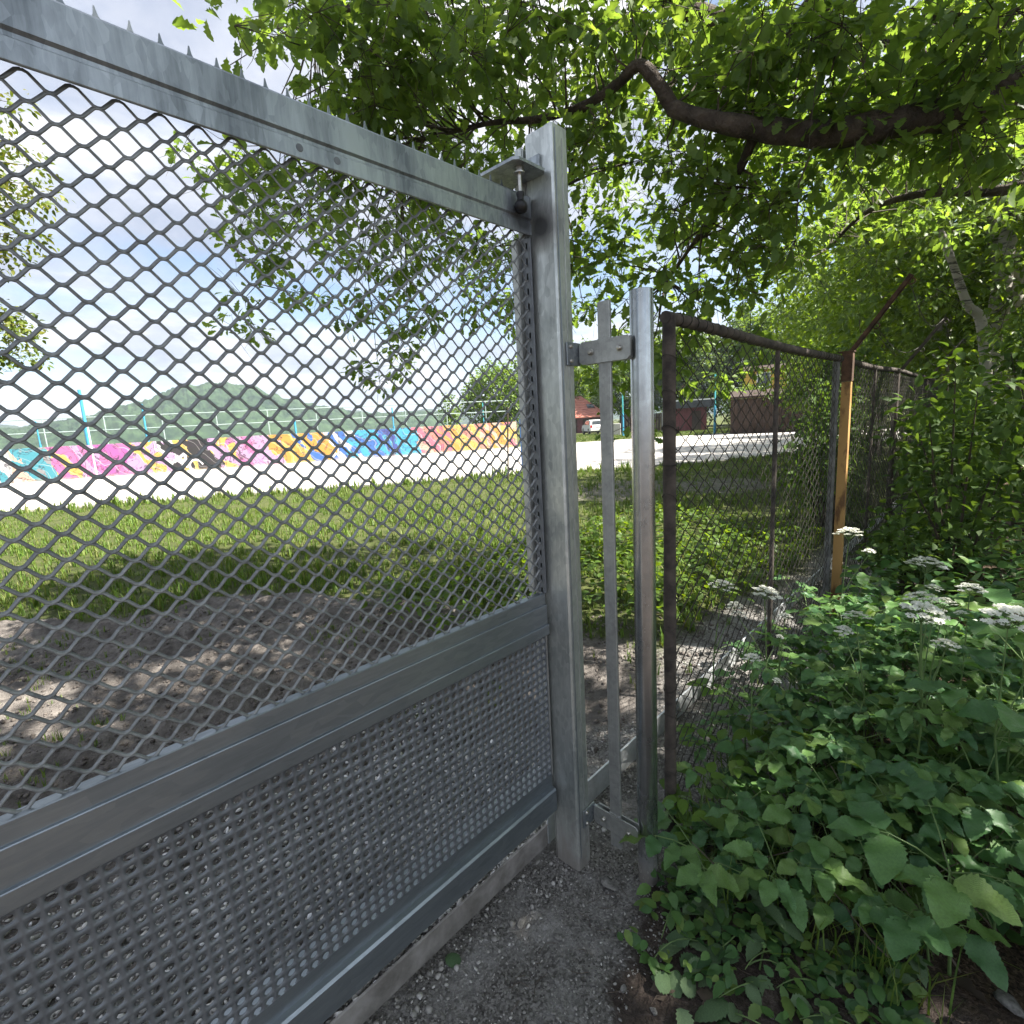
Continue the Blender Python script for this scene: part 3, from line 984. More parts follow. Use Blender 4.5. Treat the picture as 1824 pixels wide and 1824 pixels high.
# ochre painted angle iron at the third post
b = MB()
b.prism([(4.000, FY - 0.060), (4.050, FY - 0.060), (4.050, FY - 0.054), (4.006, FY - 0.054), (4.006, FY - 0.008), (4.000, FY - 0.008)], -0.1, 1.70)
ang = b.build('angle_iron_post', M['ochre'], fence)
b = MB()
b.prism([(3.997, FY - 0.064), (4.054, FY - 0.064), (4.054, FY - 0.052), (4.010, FY - 0.052), (4.010, FY - 0.004), (3.997, FY - 0.004)], 1.703, 1.885)
b.bbox((3.99, FY - 0.07, 1.8855), (4.06, FY + 0.02, 1.893), 0.001)
b.build('rusty_cap', M['rust'], ang)
arms = [(4.03, 'rust'), (6.36, 'oldpipe'), (8.87, 'oldpipe')]
for ax, mt in arms:
    b = MB()
    d = Vector((0, -0.30, 0.425)).normalized()
    p0 = Vector((ax, FY - 0.03, 1.86))
    p1 = p0 + d * 0.53
    s1 = Vector((0.013, 0, 0))
    nn = d.cross(Vector((1, 0, 0))).normalized() * 0.013
    for A_, B_ in (((-1, -1), (1, -0.7)), ((-1, -1), (-0.7, 1))):
        V = []
        for p in (p0, p1):
            for (u, w) in ((A_[0], A_[1]), (B_[0], A_[1]), (B_[0], B_[1]), (A_[0], B_[1])):
                V.append(p + s1 * u + nn * w)
        b.add(V, [(0, 1, 2, 3), (7, 6, 5, 4), (0, 4, 5, 1), (1, 5, 6, 2), (2, 6, 7, 3), (3, 7, 4, 0)])
    arm = b.build('barbed_wire_arm', M[mt], fence)
    for t_ in (0.22, 0.50):
        c = p0 + d * t_ - nn * 1.7
        b = MB()
        b.tube([c + d * 0.017 * math.cos(a) - nn / 0.013 * 0.017 * math.sin(a) * -1 for a in np.linspace(0, 2 * math.pi, 15)], 0.004, 6, False)
        b.build('wire_eye', M[mt], arm)
b = MB()
for t_ in (0.22, 0.50):
    for (xa, _), (xb, _) in zip(arms[:-1], arms[1:]):
        P = []
        for s_ in np.linspace(0, 1, 26):
            p = Vector((xa + (xb - xa) * s_, FY - 0.03, 1.86)) + Vector((0, -0.30, 0.425)).normalized() * t_
            p.z += 0.016 - 0.16 * math.sin(math.pi * s_) * (1.0 if t_ > .3 else 0.7)
            P.append(p)
        b.tube(P, 0.0024, 4)
        for p in P[2:-2:2]:
            for q in range(2):
                dv = Vector((rnd.uniform(-.3, .3), rnd.uniform(-1, 1), rnd.uniform(-1, 1))).normalized() * 0.016
                b.tube([p - dv, p + dv], 0.0013, 3)
b.build('barbed_wire', M['wire'], fence)

# woven mesh: interlocking zigzag wires
CW, CH = 0.057, 0.065
V, F = [], []
zs_ = np.arange(0.03, 1.836, CH / 2)
nseg = len(zs_)
kx = 0
xw = 1.665
rads = 0.0023
while xw < 12.0:
    lod = 4 if xw < 7 else 3
    ph = np.where((np.arange(nseg) + kx) % 2 == 0, -1.0, 1.0)
    kx += 1
    slack = sstep(0.75, 0.1, zs_)
    xs = xw + ph * (CW / 2 + 0.0012) + slack * 0.028 * (fbm(np.full(nseg, xw * 2.3), zs_ * 5, 77) - 0.5) * 2
    ys = FY + ph * 0.0022 + (fbm(np.full(nseg, xw * 1.2), zs_ * 1.6, 78) - 0.5) * (0.05 + 0.12 * slack) * np.sin(np.clip((zs_ - 0) / 1.84, 0, 1) * math.pi)
    P = np.stack([xs, ys, zs_ + slack * 0.02 * (fbm(np.full(nseg, xw * 3), zs_ * 6, 79) - .5)], -1)
    T = np.gradient(P, axis=0)
    T /= np.linalg.norm(T, axis=1)[:, None]
    A = np.cross(T, np.array([0, 1., 0]))
    A /= np.linalg.norm(A, axis=1)[:, None]
    B = np.cross(T, A)
    base = sum(len(v) for v in V)
    ring_ = []
    for j in range(lod):
        w = 2 * math.pi * j / lod
        ring_.append(P + (A * math.cos(w) + B * math.sin(w)) * rads * (1.0 if xw < 5 else 1.25))
    V.append(np.stack(ring_, 1).reshape(-1, 3))
    I = base + np.arange(nseg * lod).reshape(nseg, lod)
    J = np.roll(I, -1, 1)
    F.append(np.stack([I[:-1], J[:-1], J[1:], I[1:]], -1).reshape(-1, 4))
    xw += CW
V = np.concatenate(V) - np.array(fence.location)
link('woven_mesh', np_mesh('woven_mesh', V, np.concatenate(F), M['wire']), fence)

# ------------------------------------------------------------------ leaf shapes
def blade_shape(stations, fold=0.12, curl=0.10):
    """leaf along +y, unit length; stations [(t, half width)] -> verts, tris"""
    V, F = [], []
    for t, w in stations:
        zc = -curl * t * t
        V += [(-w, t, zc + fold * w), (0, t, zc - 0.0), (w, t, zc + fold * w)]
    for i in range(len(stations) - 1):
        a = i * 3
        for q in (0, 1):
            F.append((a + q, a + q + 1, a + q + 4))
            F.append((a + q, a + q + 4, a + q + 3))
    return np.array(V), np.array(F)


OAK = blade_shape([(0.0, 0.01), (0.10, 0.04), (0.22, 0.15), (0.30, 0.10), (0.44, 0.25), (0.54, 0.17), (0.68, 0.32), (0.78, 0.22), (0.88, 0.22), (1.0, 0.05)], 0.35, 0.22)
OAKLO = blade_shape([(0.0, 0.02), (0.25, 0.17), (0.36, 0.11), (0.62, 0.32), (0.74, 0.20), (1.0, 0.06)], 0.35, 0.2)
OVATE = blade_shape([(0, 0.03), (0.25, 0.27), (0.55, 0.27), (1, 0.01)], 0.3, 0.2)
DIAM = (np.array([(0, 0, 0), (-0.3, 0.45, 0.06), (0, 1, -0.1), (0.3, 0.5, 0.06)]), np.array([(0, 2, 1), (0, 3, 2)]))


def serrated(n=9, width=0.34, jag=0.035, fold=0.22, curl=0.18, base=0.10, wave=0.0):
    st = []
    for i in range(n + 1):
        t = i / n
        w = width * (math.sin(math.pi * min(1, t * 0.93 + 0.07)) ** 0.75) * (1 - 0.35 * t)
        st.append((max(0, t - 0.012), max(0.004, w + jag)))
        if 0 < i < n:
            st.append((t + 0.02, max(0.004, w - jag * 0.6)))
    st[0] = (0.0, 0.01)
    st[-1] = (1.0, 0.004)
    V, F = blade_shape(st, fold, curl)
    V[:, 2] += wave * np.abs(V[:, 0]) * np.sin(V[:, 1] * 11 + np.sign(V[:, 0]))
    return V, F


def frames(fwd, nrm, size):
    """arrays of directions -> (n,3,3) with columns side, forward, normal"""
    f = fwd / np.linalg.norm(fwd, axis=1)[:, None]
    s_ = np.cross(f, nrm)
    s_ /= np.linalg.norm(s_, axis=1)[:, None] + 1e-9
    n_ = np.cross(s_, f)
    return np.stack([s_, f, n_], -1) * np.asarray(size)[:, None, None]


def leaf_cluster(c, rad, n, size, spread=0.9, droop=0.35, flat=0.7):
    """positions and frames of n leaves round c, pointing away from it and hanging a little"""
    d = rng.normal(size=(n, 3))
    d /= np.linalg.norm(d, axis=1)[:, None]
    r_ = rad * rng.random(n) ** 0.5
    off = d * r_[:, None] * np.array([1, 1, flat])
    fwd = d * np.array([1, 1, 0.5]) + rng.normal(size=(n, 3)) * 0.5 + np.array([0, 0, -droop])
    nrm = np.array([0, 0, 1.0]) + rng.normal(size=(n, 3)) * 0.45
    return np.asarray(c) + off, frames(fwd, nrm, size * rng.uniform(0.7, 1.2, n))


# ------------------------------------------------------------------ the oak whose boughs hang over the gate
oak = empty('oak_tree', (5.0, -1.75, 0.0), 'large oak with a crooked bough reaching over the fence and gate', 'tree')


def at(px, py, dist):
    return np.array(EYE) + ray(px, py) * dist


def limb(name, pts, r0, r1, mat, parent, n=10, rough=0.08, sub=5):
    P = [Vector(p) for p in pts]
    Q = []
    for i in range(len(P) - 1):
        p0, p1, p2, p3 = P[max(i - 1, 0)], P[i], P[i + 1], P[min(i + 2, len(P) - 1)]
        for s_ in range(sub):
            t = s_ / sub
            Q.append(0.5 * ((2 * p1) + (p2 - p0) * t + (2 * p0 - 5 * p1 + 4 * p2 - p3) * t * t + (3 * p1 - p0 - 3 * p2 + p3) * t ** 3))
    Q.append(P[-1])
    m_ = len(Q)
    rr = [(r0 + (r1 - r0) * (i / (m_ - 1)) ** 0.8) * (1 + rough * rnd.uniform(-1, 1)) for i in range(m_)]
    o = MB().tube(Q, rr, n).build(name, mat, parent, smooth=True)
    return o, Q


skeleton = []                                   # points twigs may grow from
bough = [(5.0, -1.75, 2.0), (4.7, -0.75, 2.75), at(1830, 160, 4.0), at(1740, 190, 3.85), at(1600, 218, 3.7), at(1480, 238, 3.6), at(1370, 232, 3.55), at(1260, 213, 3.55), at(1195, 192, 3.6)]
o, q = limb('bough', bough, 0.115, 0.038, M['bark'], oak, 14, 0.10)
skeleton += q[8:]
o, q = limb('bough', [at(1200, 196, 3.6), at(1172, 150, 3.62), at(1138, 116, 3.65), at(1100, 150, 3.7), at(1040, 188, 3.8), at(960, 212, 3.95), at(880, 218, 4.1), at(800, 236, 4.3), at(700, 262, 4.6)], 0.042, 0.010, M['bark'], oak, 9)
skeleton += q
o, q = limb('bough', [at(1345, 238, 3.58), at(1318, 300, 3.7), at(1270, 380, 3.9), at(1230, 440, 4.2), at(1190, 500, 4.4)], 0.032, 0.008, M['bark'], oak, 8)
skeleton += q
o, q = limb('bough', [at(1040, 190, 3.8), at(1030, 240, 3.9), at(1010, 330, 4.2), at(985, 430, 4.5)], 0.018, 0.006, M['bark'], oak, 7)
skeleton += q
o, q = limb('bough', [(5.0, -1.75, 3.0), (5.3, -0.6, 4.2), at(1560, -60, 5.4), at(1400, 60, 5.3), at(1260, 30, 5.3), at(1050, -40, 5.4), at(800, -20, 5.6), at(560, 30, 5.8)], 0.15, 0.02, M['bark'], oak, 10)
skeleton += q[6:]
o, q = limb('bough', [(5.0, -1.75, 2.9), (6.0, -0.6, 3.4), at(1830, 330, 6.6), at(1640, 345, 6.6), at(1540, 380, 6.8), at(1480, 440, 7)], 0.075, 0.012, M['bark'], oak, 9)
skeleton += q[6:]
o, q = limb('bough', [at(1690, -30, 5.6), at(1668, 20, 5.5), at(1600, 70, 5.6), at(1500, 90, 5.8), at(1420, 130, 5.8)], 0.06, 0.012, M['bark'], oak, 8)
skeleton += q
limb('trunk', [(5.0, -1.75, -0.2), (5.0, -1.76, 0.4), (5.02, -1.74, 1.6), (4.98, -1.72, 3.0), (5.1, -1.7, 5.0), (5.0, -1.9, 8.0)], 0.36, 0.14, M['bark'], oak, 16, 0.05)

GRID = [
    "000001689998789999998789",
    "000000004999546999999889",
    "000000158986578999999999",
    "000014466677652799999999",
    "000023455666726689999986",
    "000003665656667678999853",
    "000002532544565576678744",
    "000001104413565443135777",
    "000000003410036641001444",
    "000000000000002100000000"]
near_c, leaves_l, leaves_m = [], [], []
twigs = MB()
sk = np.array([tuple(p) for p in skeleton])
CELL = 76.0
for r_, row in enumerate(GRID):
    for c_, ch in enumerate(row):
        d_ = int(ch)
        if not d_:
            continue
        k_ = d_ * (0.70 if c_ < 13 else 0.60)
        k_ = int(k_) + (rng.random() < k_ - int(k_))
        for _ in range(k_):
            px, py = (c_ + rng.random()) * CELL, (r_ + rng.random()) * CELL
            dist = 3.5 + 3.6 * rng.random() ** 1.3
            if py > 400 and px < 1000:
                dist = 4.4 + 2.2 * rng.random()
            if px > 1450 and py > 300:
                dist = 6.5 + 4.0 * rng.random()
            if px > 1400 and py > 440:
                dist = 9.5 + 3.5 * rng.random()
            near_c.append(at(px, py, dist))
for c in near_c:
    d2 = ((sk - c) ** 2).sum(1)
    p0 = Vector(sk[int(d2.argmin())])
    p1 = Vector(c)
    L = (p1 - p0).length
    if L < 2.2:
        mid = p0.lerp(p1, 0.5) + Vector((rnd.uniform(-.12, .12), rnd.uniform(-.12, .12), rnd.uniform(0.02, .16))) * min(1, L)
        if rnd.random() < 0.6:
            twigs.tube([p0, p0.lerp(mid, .5) + Vector((rnd.uniform(-.03, .03), rnd.uniform(-.03, .03), 0)), mid, p1], [0.006 + 0.003 * L, 0.0055, 0.0045, 0.002], 4, False)
    else:
        e = p1 + Vector((rnd.uniform(-.5, .5), rnd.uniform(-.5, .5), rnd.uniform(.1, .5)))
        twigs.tube([e, e.lerp(p1, .6), p1], [0.006, 0.004, 0.002], 4, False)
    n_ = int(rng.integers(22, 36))
    for q in range(6):
        e = p1 + Vector(rng.normal(size=3)) * 0.15
        mq = p1.lerp(e, .5) + Vector(rng.normal(size=3)) * 0.02
        twigs.tube([p1, mq, e], [0.0028, 0.002, 0.0012], 3, False)
    l_, m_ = leaf_cluster(c, rng.uniform(0.13, 0.24), n_, 0.094)
    leaves_l.append(l_)
    leaves_m.append(m_)
leaves_l = np.concatenate(leaves_l)
leaves_m = np.concatenate(leaves_m)
px, py, dz = project(leaves_l)
ok = (px > 0) & (px < 1824) & (py > 0) & (py < 1100)
dist = np.linalg.norm(leaves_l - np.array(EYE), axis=1) + (~ok) * 99
order = np.argsort(dist)
first, rest = order[:300], order[300:]
oak_leaf = np_mesh('oak_leaf', OAK[0], OAK[1], M['oak_near'], True)
ob = np.array(oak.location)
for i in first:
    o = link('leaf', oak_leaf, oak)
    mm = Matrix(np.vstack([np.hstack([leaves_m[i], (leaves_l[i] - ob)[:, None]]), [0, 0, 0, 1]]).tolist())
    o.matrix_basis = mm
tag(scatter('crown', OAK[0], OAK[1], leaves_l[rest], leaves_m[rest], M['oak'], oak, True, origin=ob), kind='stuff')
twigs.build('twigs', M['twig'], oak)

# unseen leaf clusters above and behind the viewer, added up-sun to cast shade
P = []
sd_ = np.array(_sd)
ncl = [c for c in near_c if project(c)[0] < 930]
while len(P) < 800:
    u_ = rng.random()
    if len(P) > 330:
        u_ = 2.0
    if len(P) > 540:
        u_ = 3.0
    if len(P) > 650:
        u_ = 4.0
    if u_ < 0.72:
        g = np.array([rng.uniform(-0.9, 1.6), rng.uniform(0.9, 1.25), rng.uniform(0, 2.4)])
    elif u_ > 3.5:
        g = ncl[int(rng.integers(len(ncl)))] - sd_ * 3.5
    elif u_ > 2.5:
        g = np.array([rng.uniform(4.3, 9.0), rng.uniform(-0.8, 0.8), rng.uniform(0.3, 1.8)])
    elif u_ > 1.0:
        g = np.array([rng.uniform(-1.0, 2.2), rng.uniform(1.2, 4.0), 0.0])
    elif u_ < 0.87:
        g = np.array([rng.uniform(1.3, 3.4), rng.uniform(-0.6, 0.8), rng.uniform(0, 0.7)])
    else:
        g = np.array([rng.uniform(0.2, 1.6), rng.uniform(-0.3, 1.0), 0.0])
    p = g + sd_ * (rng.uniform(4.6, 9.0) / sd_[2])
    x_, y_, d_ = project(p)
    if d_ > 0.3 and -160 < x_ < 1990 and -130 < y_ < 2200:
        continue
    if p[2] < 3.6:
        continue
    P.append(p)
ll, lm = zip(*[leaf_cluster(c, 0.55, 15, 0.21) for c in P])
tag(scatter('shade_leaf_clusters', OAKLO[0], OAKLO[1], np.concatenate(ll), np.concatenate(lm), M['oak'], oak, True, origin=ob), kind='stuff')


# ------------------------------------------------------------------ other trees and shrubs
def tree_mesh(h, crown_c, crown_r, n_cl, per, size, leaf, mat_leaf, trunk_r, mat_trunk, lean=(0, 0), hollow=0.3, cl_rad=0.5, nlimb=7):
    """returns (trunk mesh, crown mesh) in local coordinates"""
    b = MB()
    tp = [(lean[0] * t * t * h, lean[1] * t * t * h, -0.3 + (h + 0.3) * t) for t in np.linspace(0, 1, 9)]
    b.tube(tp, [trunk_r * (1.25 - t) if t > 0 else trunk_r * 1.5 for t in np.linspace(0, 1, 9)], 10)
    P = []
    while len(P) < n_cl:
        p = rng.uniform(-1, 1, 3)
        e = np.linalg.norm(p)
        if e > 1 or e < hollow:
            continue
        lump = 0.72 + 0.5 * vnoise(np.array([math.atan2(p[1], p[0]) * 1.6 + 9]), np.array([p[2] * 2.2]), 5)[0]
        P.append(np.array(crown_c) + p * np.array(crown_r) * lump)
    for i in range(nlimb):
        c = Vector(P[i])
        t = min(0.92, max(0.2, (c.z - crown_r[2] * 0.4) / max(h, .1)))
        s_ = Vector((lean[0] * t * t * h, lean[1] * t * t * h, h * t))
        b.tube([s_, s_.lerp(c, .5) + Vector((0, 0, 0.15)), c], [trunk_r * 0.4, trunk_r * 0.25, trunk_r * 0.06], 6)
    ll, lm = zip(*[leaf_cluster(c, cl_rad, per, size) for c in P])
    ll, lm = np.concatenate(ll), np.concatenate(lm)
    V = np.einsum('nij,vj->nvi', lm, leaf[0]) + ll[:, None, :]
    n_, v = V.shape[:2]
    F = leaf[1][None] + (np.arange(n_) * v)[:, None, None]
    return b.mesh('trunk', mat_trunk, smooth=True), np_mesh('crown', V.reshape(-1, 3), F.reshape(-1, 3), mat_leaf)


def place_tree(name, meshes, loc, label, cat='tree', group=None, rz=0.0, sc=1.0, parts=('trunk', 'crown')):
    e = empty(name, loc, label, cat, group, rz)
    e.scale = (sc, sc, sc)
    for nm, me in zip(parts, meshes):
        o = link(nm, me, e)
        if nm in ('crown', 'foliage'):
            o['kind'] = 'stuff'
    return e


# yellow-green tree whose branch ends reach in at the left edge
left = empty('ash_tree', (-3.4, 9.2, 0.0), 'yellow green tree whose branches enter at the left edge behind the gate', 'tree')
limb('trunk', [(-3.4, 9.2, -0.2), (-3.35, 9.15, 2.5), (-3.2, 9.1, 6.5)], 0.22, 0.10, M['bark'], left)
ll, lm = [], []
tw = MB()
for (x0, x1, y0, y1, k_) in ((-160, 60, 180, 330, 16), (-160, 95, 300, 430, 26), (-200, 30, 430, 520, 8), (-180, 62, 540, 670, 24)):
    for _ in range(k_):
        c = at(rng.uniform(x0, x1), rng.uniform(y0, y1), rng.uniform(8.4, 9.8))
        l_, m_ = leaf_cluster(c, 0.27, 46, 0.07, flat=0.6)
        ll.append(l_)
        lm.append(m_)
        s_ = Vector((-3.3, 9.1, max(1.5, c[2] - 0.5)))
        tw.tube([s_, s_.lerp(Vector(c), .6) + Vector((0, 0, .15)), Vector(c)], [0.02, 0.01, 0.003], 4, False)
tag(scatter('crown', OVATE[0], OVATE[1], np.concatenate(ll), np.concatenate(lm), M['lefttree'], left, origin=left.location), kind='stuff')
tw.build('twigs', M['twig'], left)

# rounded tree behind the painted wall and tree line behind the houses
t_far = tree_mesh(5.0, (0, 0, 3.4), (3.0, 3.0, 2.6), 260, 26, 0.30, DIAM, M['lime'], 0.15, M['bark'], cl_rad=0.55)
place_tree('round_tree', t_far, (31.5, 31.0, 0), 'bright green rounded tree just behind the orange end of the painted wall', sc=1.15)
t_big = tree_mesh(9.0, (0, 0, 6.0), (4.0, 4.0, 5.0), 330, 28, 0.42, DIAM, M['lime'], 0.25, M['bark'], cl_rad=0.75)
t_big2 = tree_mesh(10.0, (0, 0, 6.4), (3.4, 3.4, 5.6), 330, 28, 0.40, DIAM, M['wood'], 0.25, M['bark'], cl_rad=0.7)
far_spots = [(55, 42, 1.0, 1, 'dark leafy tree behind the red roofed house, left of the teal post'), (56, 34, 0.95, 0, 'light green tree rising right behind the white car and teal post'),
             (62, 31, 1.05, 1, 'tall dark tree between the house and the maroon shed'), (60, 26, 1.0, 0, 'light green tree straight behind the maroon shed'),
             (63, 22, 1.15, 1, 'dark tree right of the maroon shed behind the yellow building'), (66, 17.5, 1.30, 0, 'tall light green tree topping the fence rail behind the yellow building'),
             (60, 12.0, 1.1, 1, 'dark tree behind the brown barn near the ochre fence post'), (52, 7.5, 1.0, 0, 'light green tree right of the brown barn behind the fence'),
             (72, 50, 1.2, 1, 'distant dark tree left of the red roofed house')]
for x, y, sc, kd, lab in far_spots:
    place_tree('background_tree', (t_big, t_big2)[kd], (x, y, 0), lab, 'tree', 'trees behind the houses', rnd.uniform(0, 6), sc)
# slender young tree in front of the wall's pink end
t_slim = tree_mesh(3.6, (0, 0, 2.6), (0.7, 0.7, 1.5), 50, 16, 0.20, DIAM, M['lime'], 0.05, M['bark'], cl_rad=0.3)
place_tree('garden_tree', t_far, (43, 15.0, 0), 'light green tree half hiding the yellow building and brown barn', 'tree', None, 1.0, 0.62)
place_tree('young_tree', t_slim, (24.0, 28.6, 0), 'small slim young tree behind the pink part of the painted wall')

# woodland to the right of the fence
wt1 = tree_mesh(9.5, (0, 0, 5.2), (2.6, 2.6, 4.2), 340, 26, 0.17, OVATE, M['wood'], 0.16, M['birch'], lean=(0.03, 0.02), cl_rad=0.5)
wt2 = tree_mesh(8.0, (0, 0, 4.6), (3.0, 3.0, 3.8), 360, 26, 0.18, OVATE, M['wood'], 0.15, M['bark'], lean=(0.02, -0.05), cl_rad=0.55)
wt3 = tree_mesh(6.5, (0, 0, 3.2), (2.4, 2.4, 3.0), 320, 26, 0.16, OVATE, M['lime'], 0.09, M['bark'], lean=(-0.04, 0.03), cl_rad=0.5)
woods = [(12.6, 0.30, wt1, 'birch with a pale spotted trunk near the right edge'), (14.5, 1.1, wt1, 'slim leaning birch left of the thicker birch trunk'),
         (16.5, -0.8, wt2, 'leafy woodland tree behind the birches at the right edge'), (19.0, 2.9, wt2, 'woodland tree beyond the far end of the chain-link fence'),
         (21.5, 0.7, wt3, 'sunlit light green tree deep in the wood'), (24.5, 4.6, wt2, 'woodland tree on the field side past the fence'),
         (27.0, -1.5, wt3, 'sunlit tree far back at the right edge'), (30, 2.4, wt2, 'tall tree closing the woodland path'),
         (33, 7.0, wt3, 'light green tree at the edge of the field past the fence')]
for x, y, ms, lab in woods:
    place_tree('woodland_tree', ms, (x, y, 0), lab, 'tree', 'woodland trees', rnd.uniform(0, 6), rnd.uniform(0.95, 1.15))
# explicit pale trunks that show in the photograph
bt = empty('birch_tree', (11.2, 0.1, 0), 'slender pale birch trunk leaning left among the leaves at right', 'tree')
limb('trunk', [(11.2, 0.1, -0.2), at(1752, 600, 11.0), at(1722, 540, 10.8), at(1690, 450, 10.6), at(1640, 330, 10.4)], 0.085, 0.04, M['birch'], bt)
l_, m_ = zip(*[leaf_cluster(at(rng.uniform(1560, 1700), rng.uniform(230, 420), rng.uniform(9.8, 11)), 0.4, 24, 0.12) for _ in range(18)])
tag(scatter('crown', OVATE[0], OVATE[1], np.concatenate(l_), np.concatenate(m_), M['lime'], bt, origin=bt.location), kind='stuff')
bt = empty('birch_tree', (13.6, 0.05, 0), 'thick pale birch trunk showing high up near the right edge', 'tree')
limb('trunk', [(13.6, 0.02, -0.2), at(1812, 620, 13.2), at(1790, 470, 13.2), at(1768, 380, 13.4), at(1730, 200, 14), at(1700, 60, 15)], 0.20, 0.13, M['birch'], bt)
l_, m_ = zip(*[leaf_cluster(at(rng.uniform(1640, 1850), rng.uniform(-50, 200), rng.uniform(12, 14)), 0.4, 24, 0.12) for _ in range(16)])
tag(scatter('crown', OVATE[0], OVATE[1], np.concatenate(l_), np.concatenate(m_), M['wood'], bt, origin=bt.location), kind='stuff')

# woods behind the viewer: they shade the gate and show in the metal
for x, y, ms, lab in ((9.0, -8.5, wt2, 'woodland tree behind the oak'), (11.5, -5.2, wt1, 'woodland tree right of the oak')):
    place_tree('shade_tree', ms, (x, y, 0), lab, 'tree', 'woodland trees behind the viewer', rnd.uniform(0, 6), 1.1)


def shrub(name, label, loc, r, n_cl, per, size, mat, leaf=OVATE, zc=None, group='shrubs along the fence', cl=0.2):
    e = empty(name, (loc[0], loc[1], 0), label, 'shrub', group)
    zc = zc or r[2]
    P = []
    b = MB()
    while len(P) < n_cl:
        p = rng.uniform(-1, 1, 3)
        q = np.linalg.norm(p)
        if q > 1 or q < 0.35:
            continue
        P.append(np.array([loc[0], loc[1], zc]) + p * np.array(r) * (0.75 + 0.4 * rng.random()))
    for c in P[:14]:
        s_ = Vector((loc[0] + rnd.uniform(-.1, .1), loc[1] + rnd.uniform(-.1, .1), -0.05))
        b.tube([s_, s_.lerp(Vector(c), .5) + Vector((0, 0, .1)), Vector(c)], [0.014, 0.009, 0.003], 5, False)
    P = [p for p in P if p[2] > 0.05]
    b.build('stem', M['twig'], e)
    ll, lm = zip(*[leaf_cluster(c, cl, per, size) for c in P])
    tag(scatter('foliage', leaf[0], leaf[1], np.concatenate(ll), np.concatenate(lm), mat, e, origin=e.location), kind='stuff')
    return e


shrub('shrub', 'leafy shrub crowding the fence just right of the ochre post', (5.3, 0.25), (0.75, 0.5, 0.95), 75, 18, 0.085, M['bush'])
shrub('shrub', 'dense dark shrub under the second barbed wire arm', (6.7, 0.32), (0.9, 0.42, 0.85), 85, 18, 0.09, M['bush'])
shrub('shrub', 'tall dark shrub covering the far fence at the right', (8.8, 0.35), (1.0, 0.42, 0.9), 90, 18, 0.10, M['bush'])
shrub('shrub', 'shrub on the field side showing through the fence mesh', (7.4, 1.55), (0.9, 0.42, 0.95), 100, 18, 0.09, M['bush'])
shrub('shrub', 'larger field side shrub behind the mesh near the second post', (10.2, 2.05), (1.6, 0.65, 1.35), 120, 18, 0.10, M['bush'])
shrub('shrub', 'dark leafy branches hanging in at the right edge above the glade', (8.2, -0.35), (1.0, 0.6, 0.4), 70, 18, 0.095, M['bush'], zc=2.15)
shrub('shrub', 'low bright shrub in the sunlit glade at the right edge', (11.5, -0.3), (1.2, 0.7, 0.7), 90, 18, 0.10, M['lime'])
shrub('shrub', 'dark thicket behind the glade', (16.5, 0.6), (1.6, 1.6, 1.6), 130, 18, 0.14, M['bush'], cl=0.35)
shrub('shrub', 'low scrub at the fence foot beyond the ochre post', (4.9, 0.45), (0.5, 0.3, 0.4), 36, 16, 0.07, M['bush'])

# ------------------------------------------------------------------ ground elder beside the fence
LEAF_A = np_mesh('leaflet', *serrated(11, 0.36, 0.026, wave=0.25), M['elder'], True)
LEAF_B = np_mesh('leaflet', *serrated(10, 0.32, 0.032, 0.38, 0.38, wave=0.3), M['elder'], True)
LEAF_C = np_mesh('leaflet', *serrated(12, 0.39, 0.024, 0.15, 0.16, wave=0.18), M['elder'], True)
LIME_A = np_mesh('leaflet', *serrated(8, 0.36, 0.04), M['elder_lime'], True)
SERR = serrated(5, 0.36, 0.03)


def mat4(m3, loc):
    return Matrix(np.vstack([np.hstack([m3, np.asarray(loc)[:, None]]), [0, 0, 0, 1]]).tolist())


def compound(parent, stem_mb, base, tip, size, meshes, spread=1.0, ndiv=1):
    """petiole from base to tip with three leaflets (or three times three)"""
    base, tip = Vector(base), Vector(tip)
    mid = base.lerp(tip, 0.55) + Vector((0, 0, 0.06 * (tip - base).length))
    stem_mb.tube([base, mid, tip], [0.0026, 0.002, 0.0014], 5, False)
    d = (tip - mid)
    d.z *= 0.35
    d = d.normalized()
    side = d.cross(Vector((0, 0, 1))).normalized()
    for a, sz in ((0, 1.0), (rnd.uniform(0.95, 1.25), 0.86), (-rnd.uniform(0.95, 1.25), 0.86)):
        f = d * math.cos(a) + side * math.sin(a) + Vector((0, 0, rnd.uniform(-.45, .12)))
        f.normalize()
        st = tip + f * 0.012
        if a == 0:
            st = tip + f * 0.02
        stem_mb.tube([tip, st], [0.0013, 0.0011], 4, False)
        nrm = Vector((rnd.gauss(0, .22), rnd.gauss(0, .22), 1))
        m3 = frames(np.array([f]), np.array([nrm]), [size * sz * rnd.uniform(.85, 1.15)])[0]
        o = link('leaf', rnd.choice(meshes), parent)
        o.matrix_basis = mat4(m3, np.array(st) - np.array(parent.location))


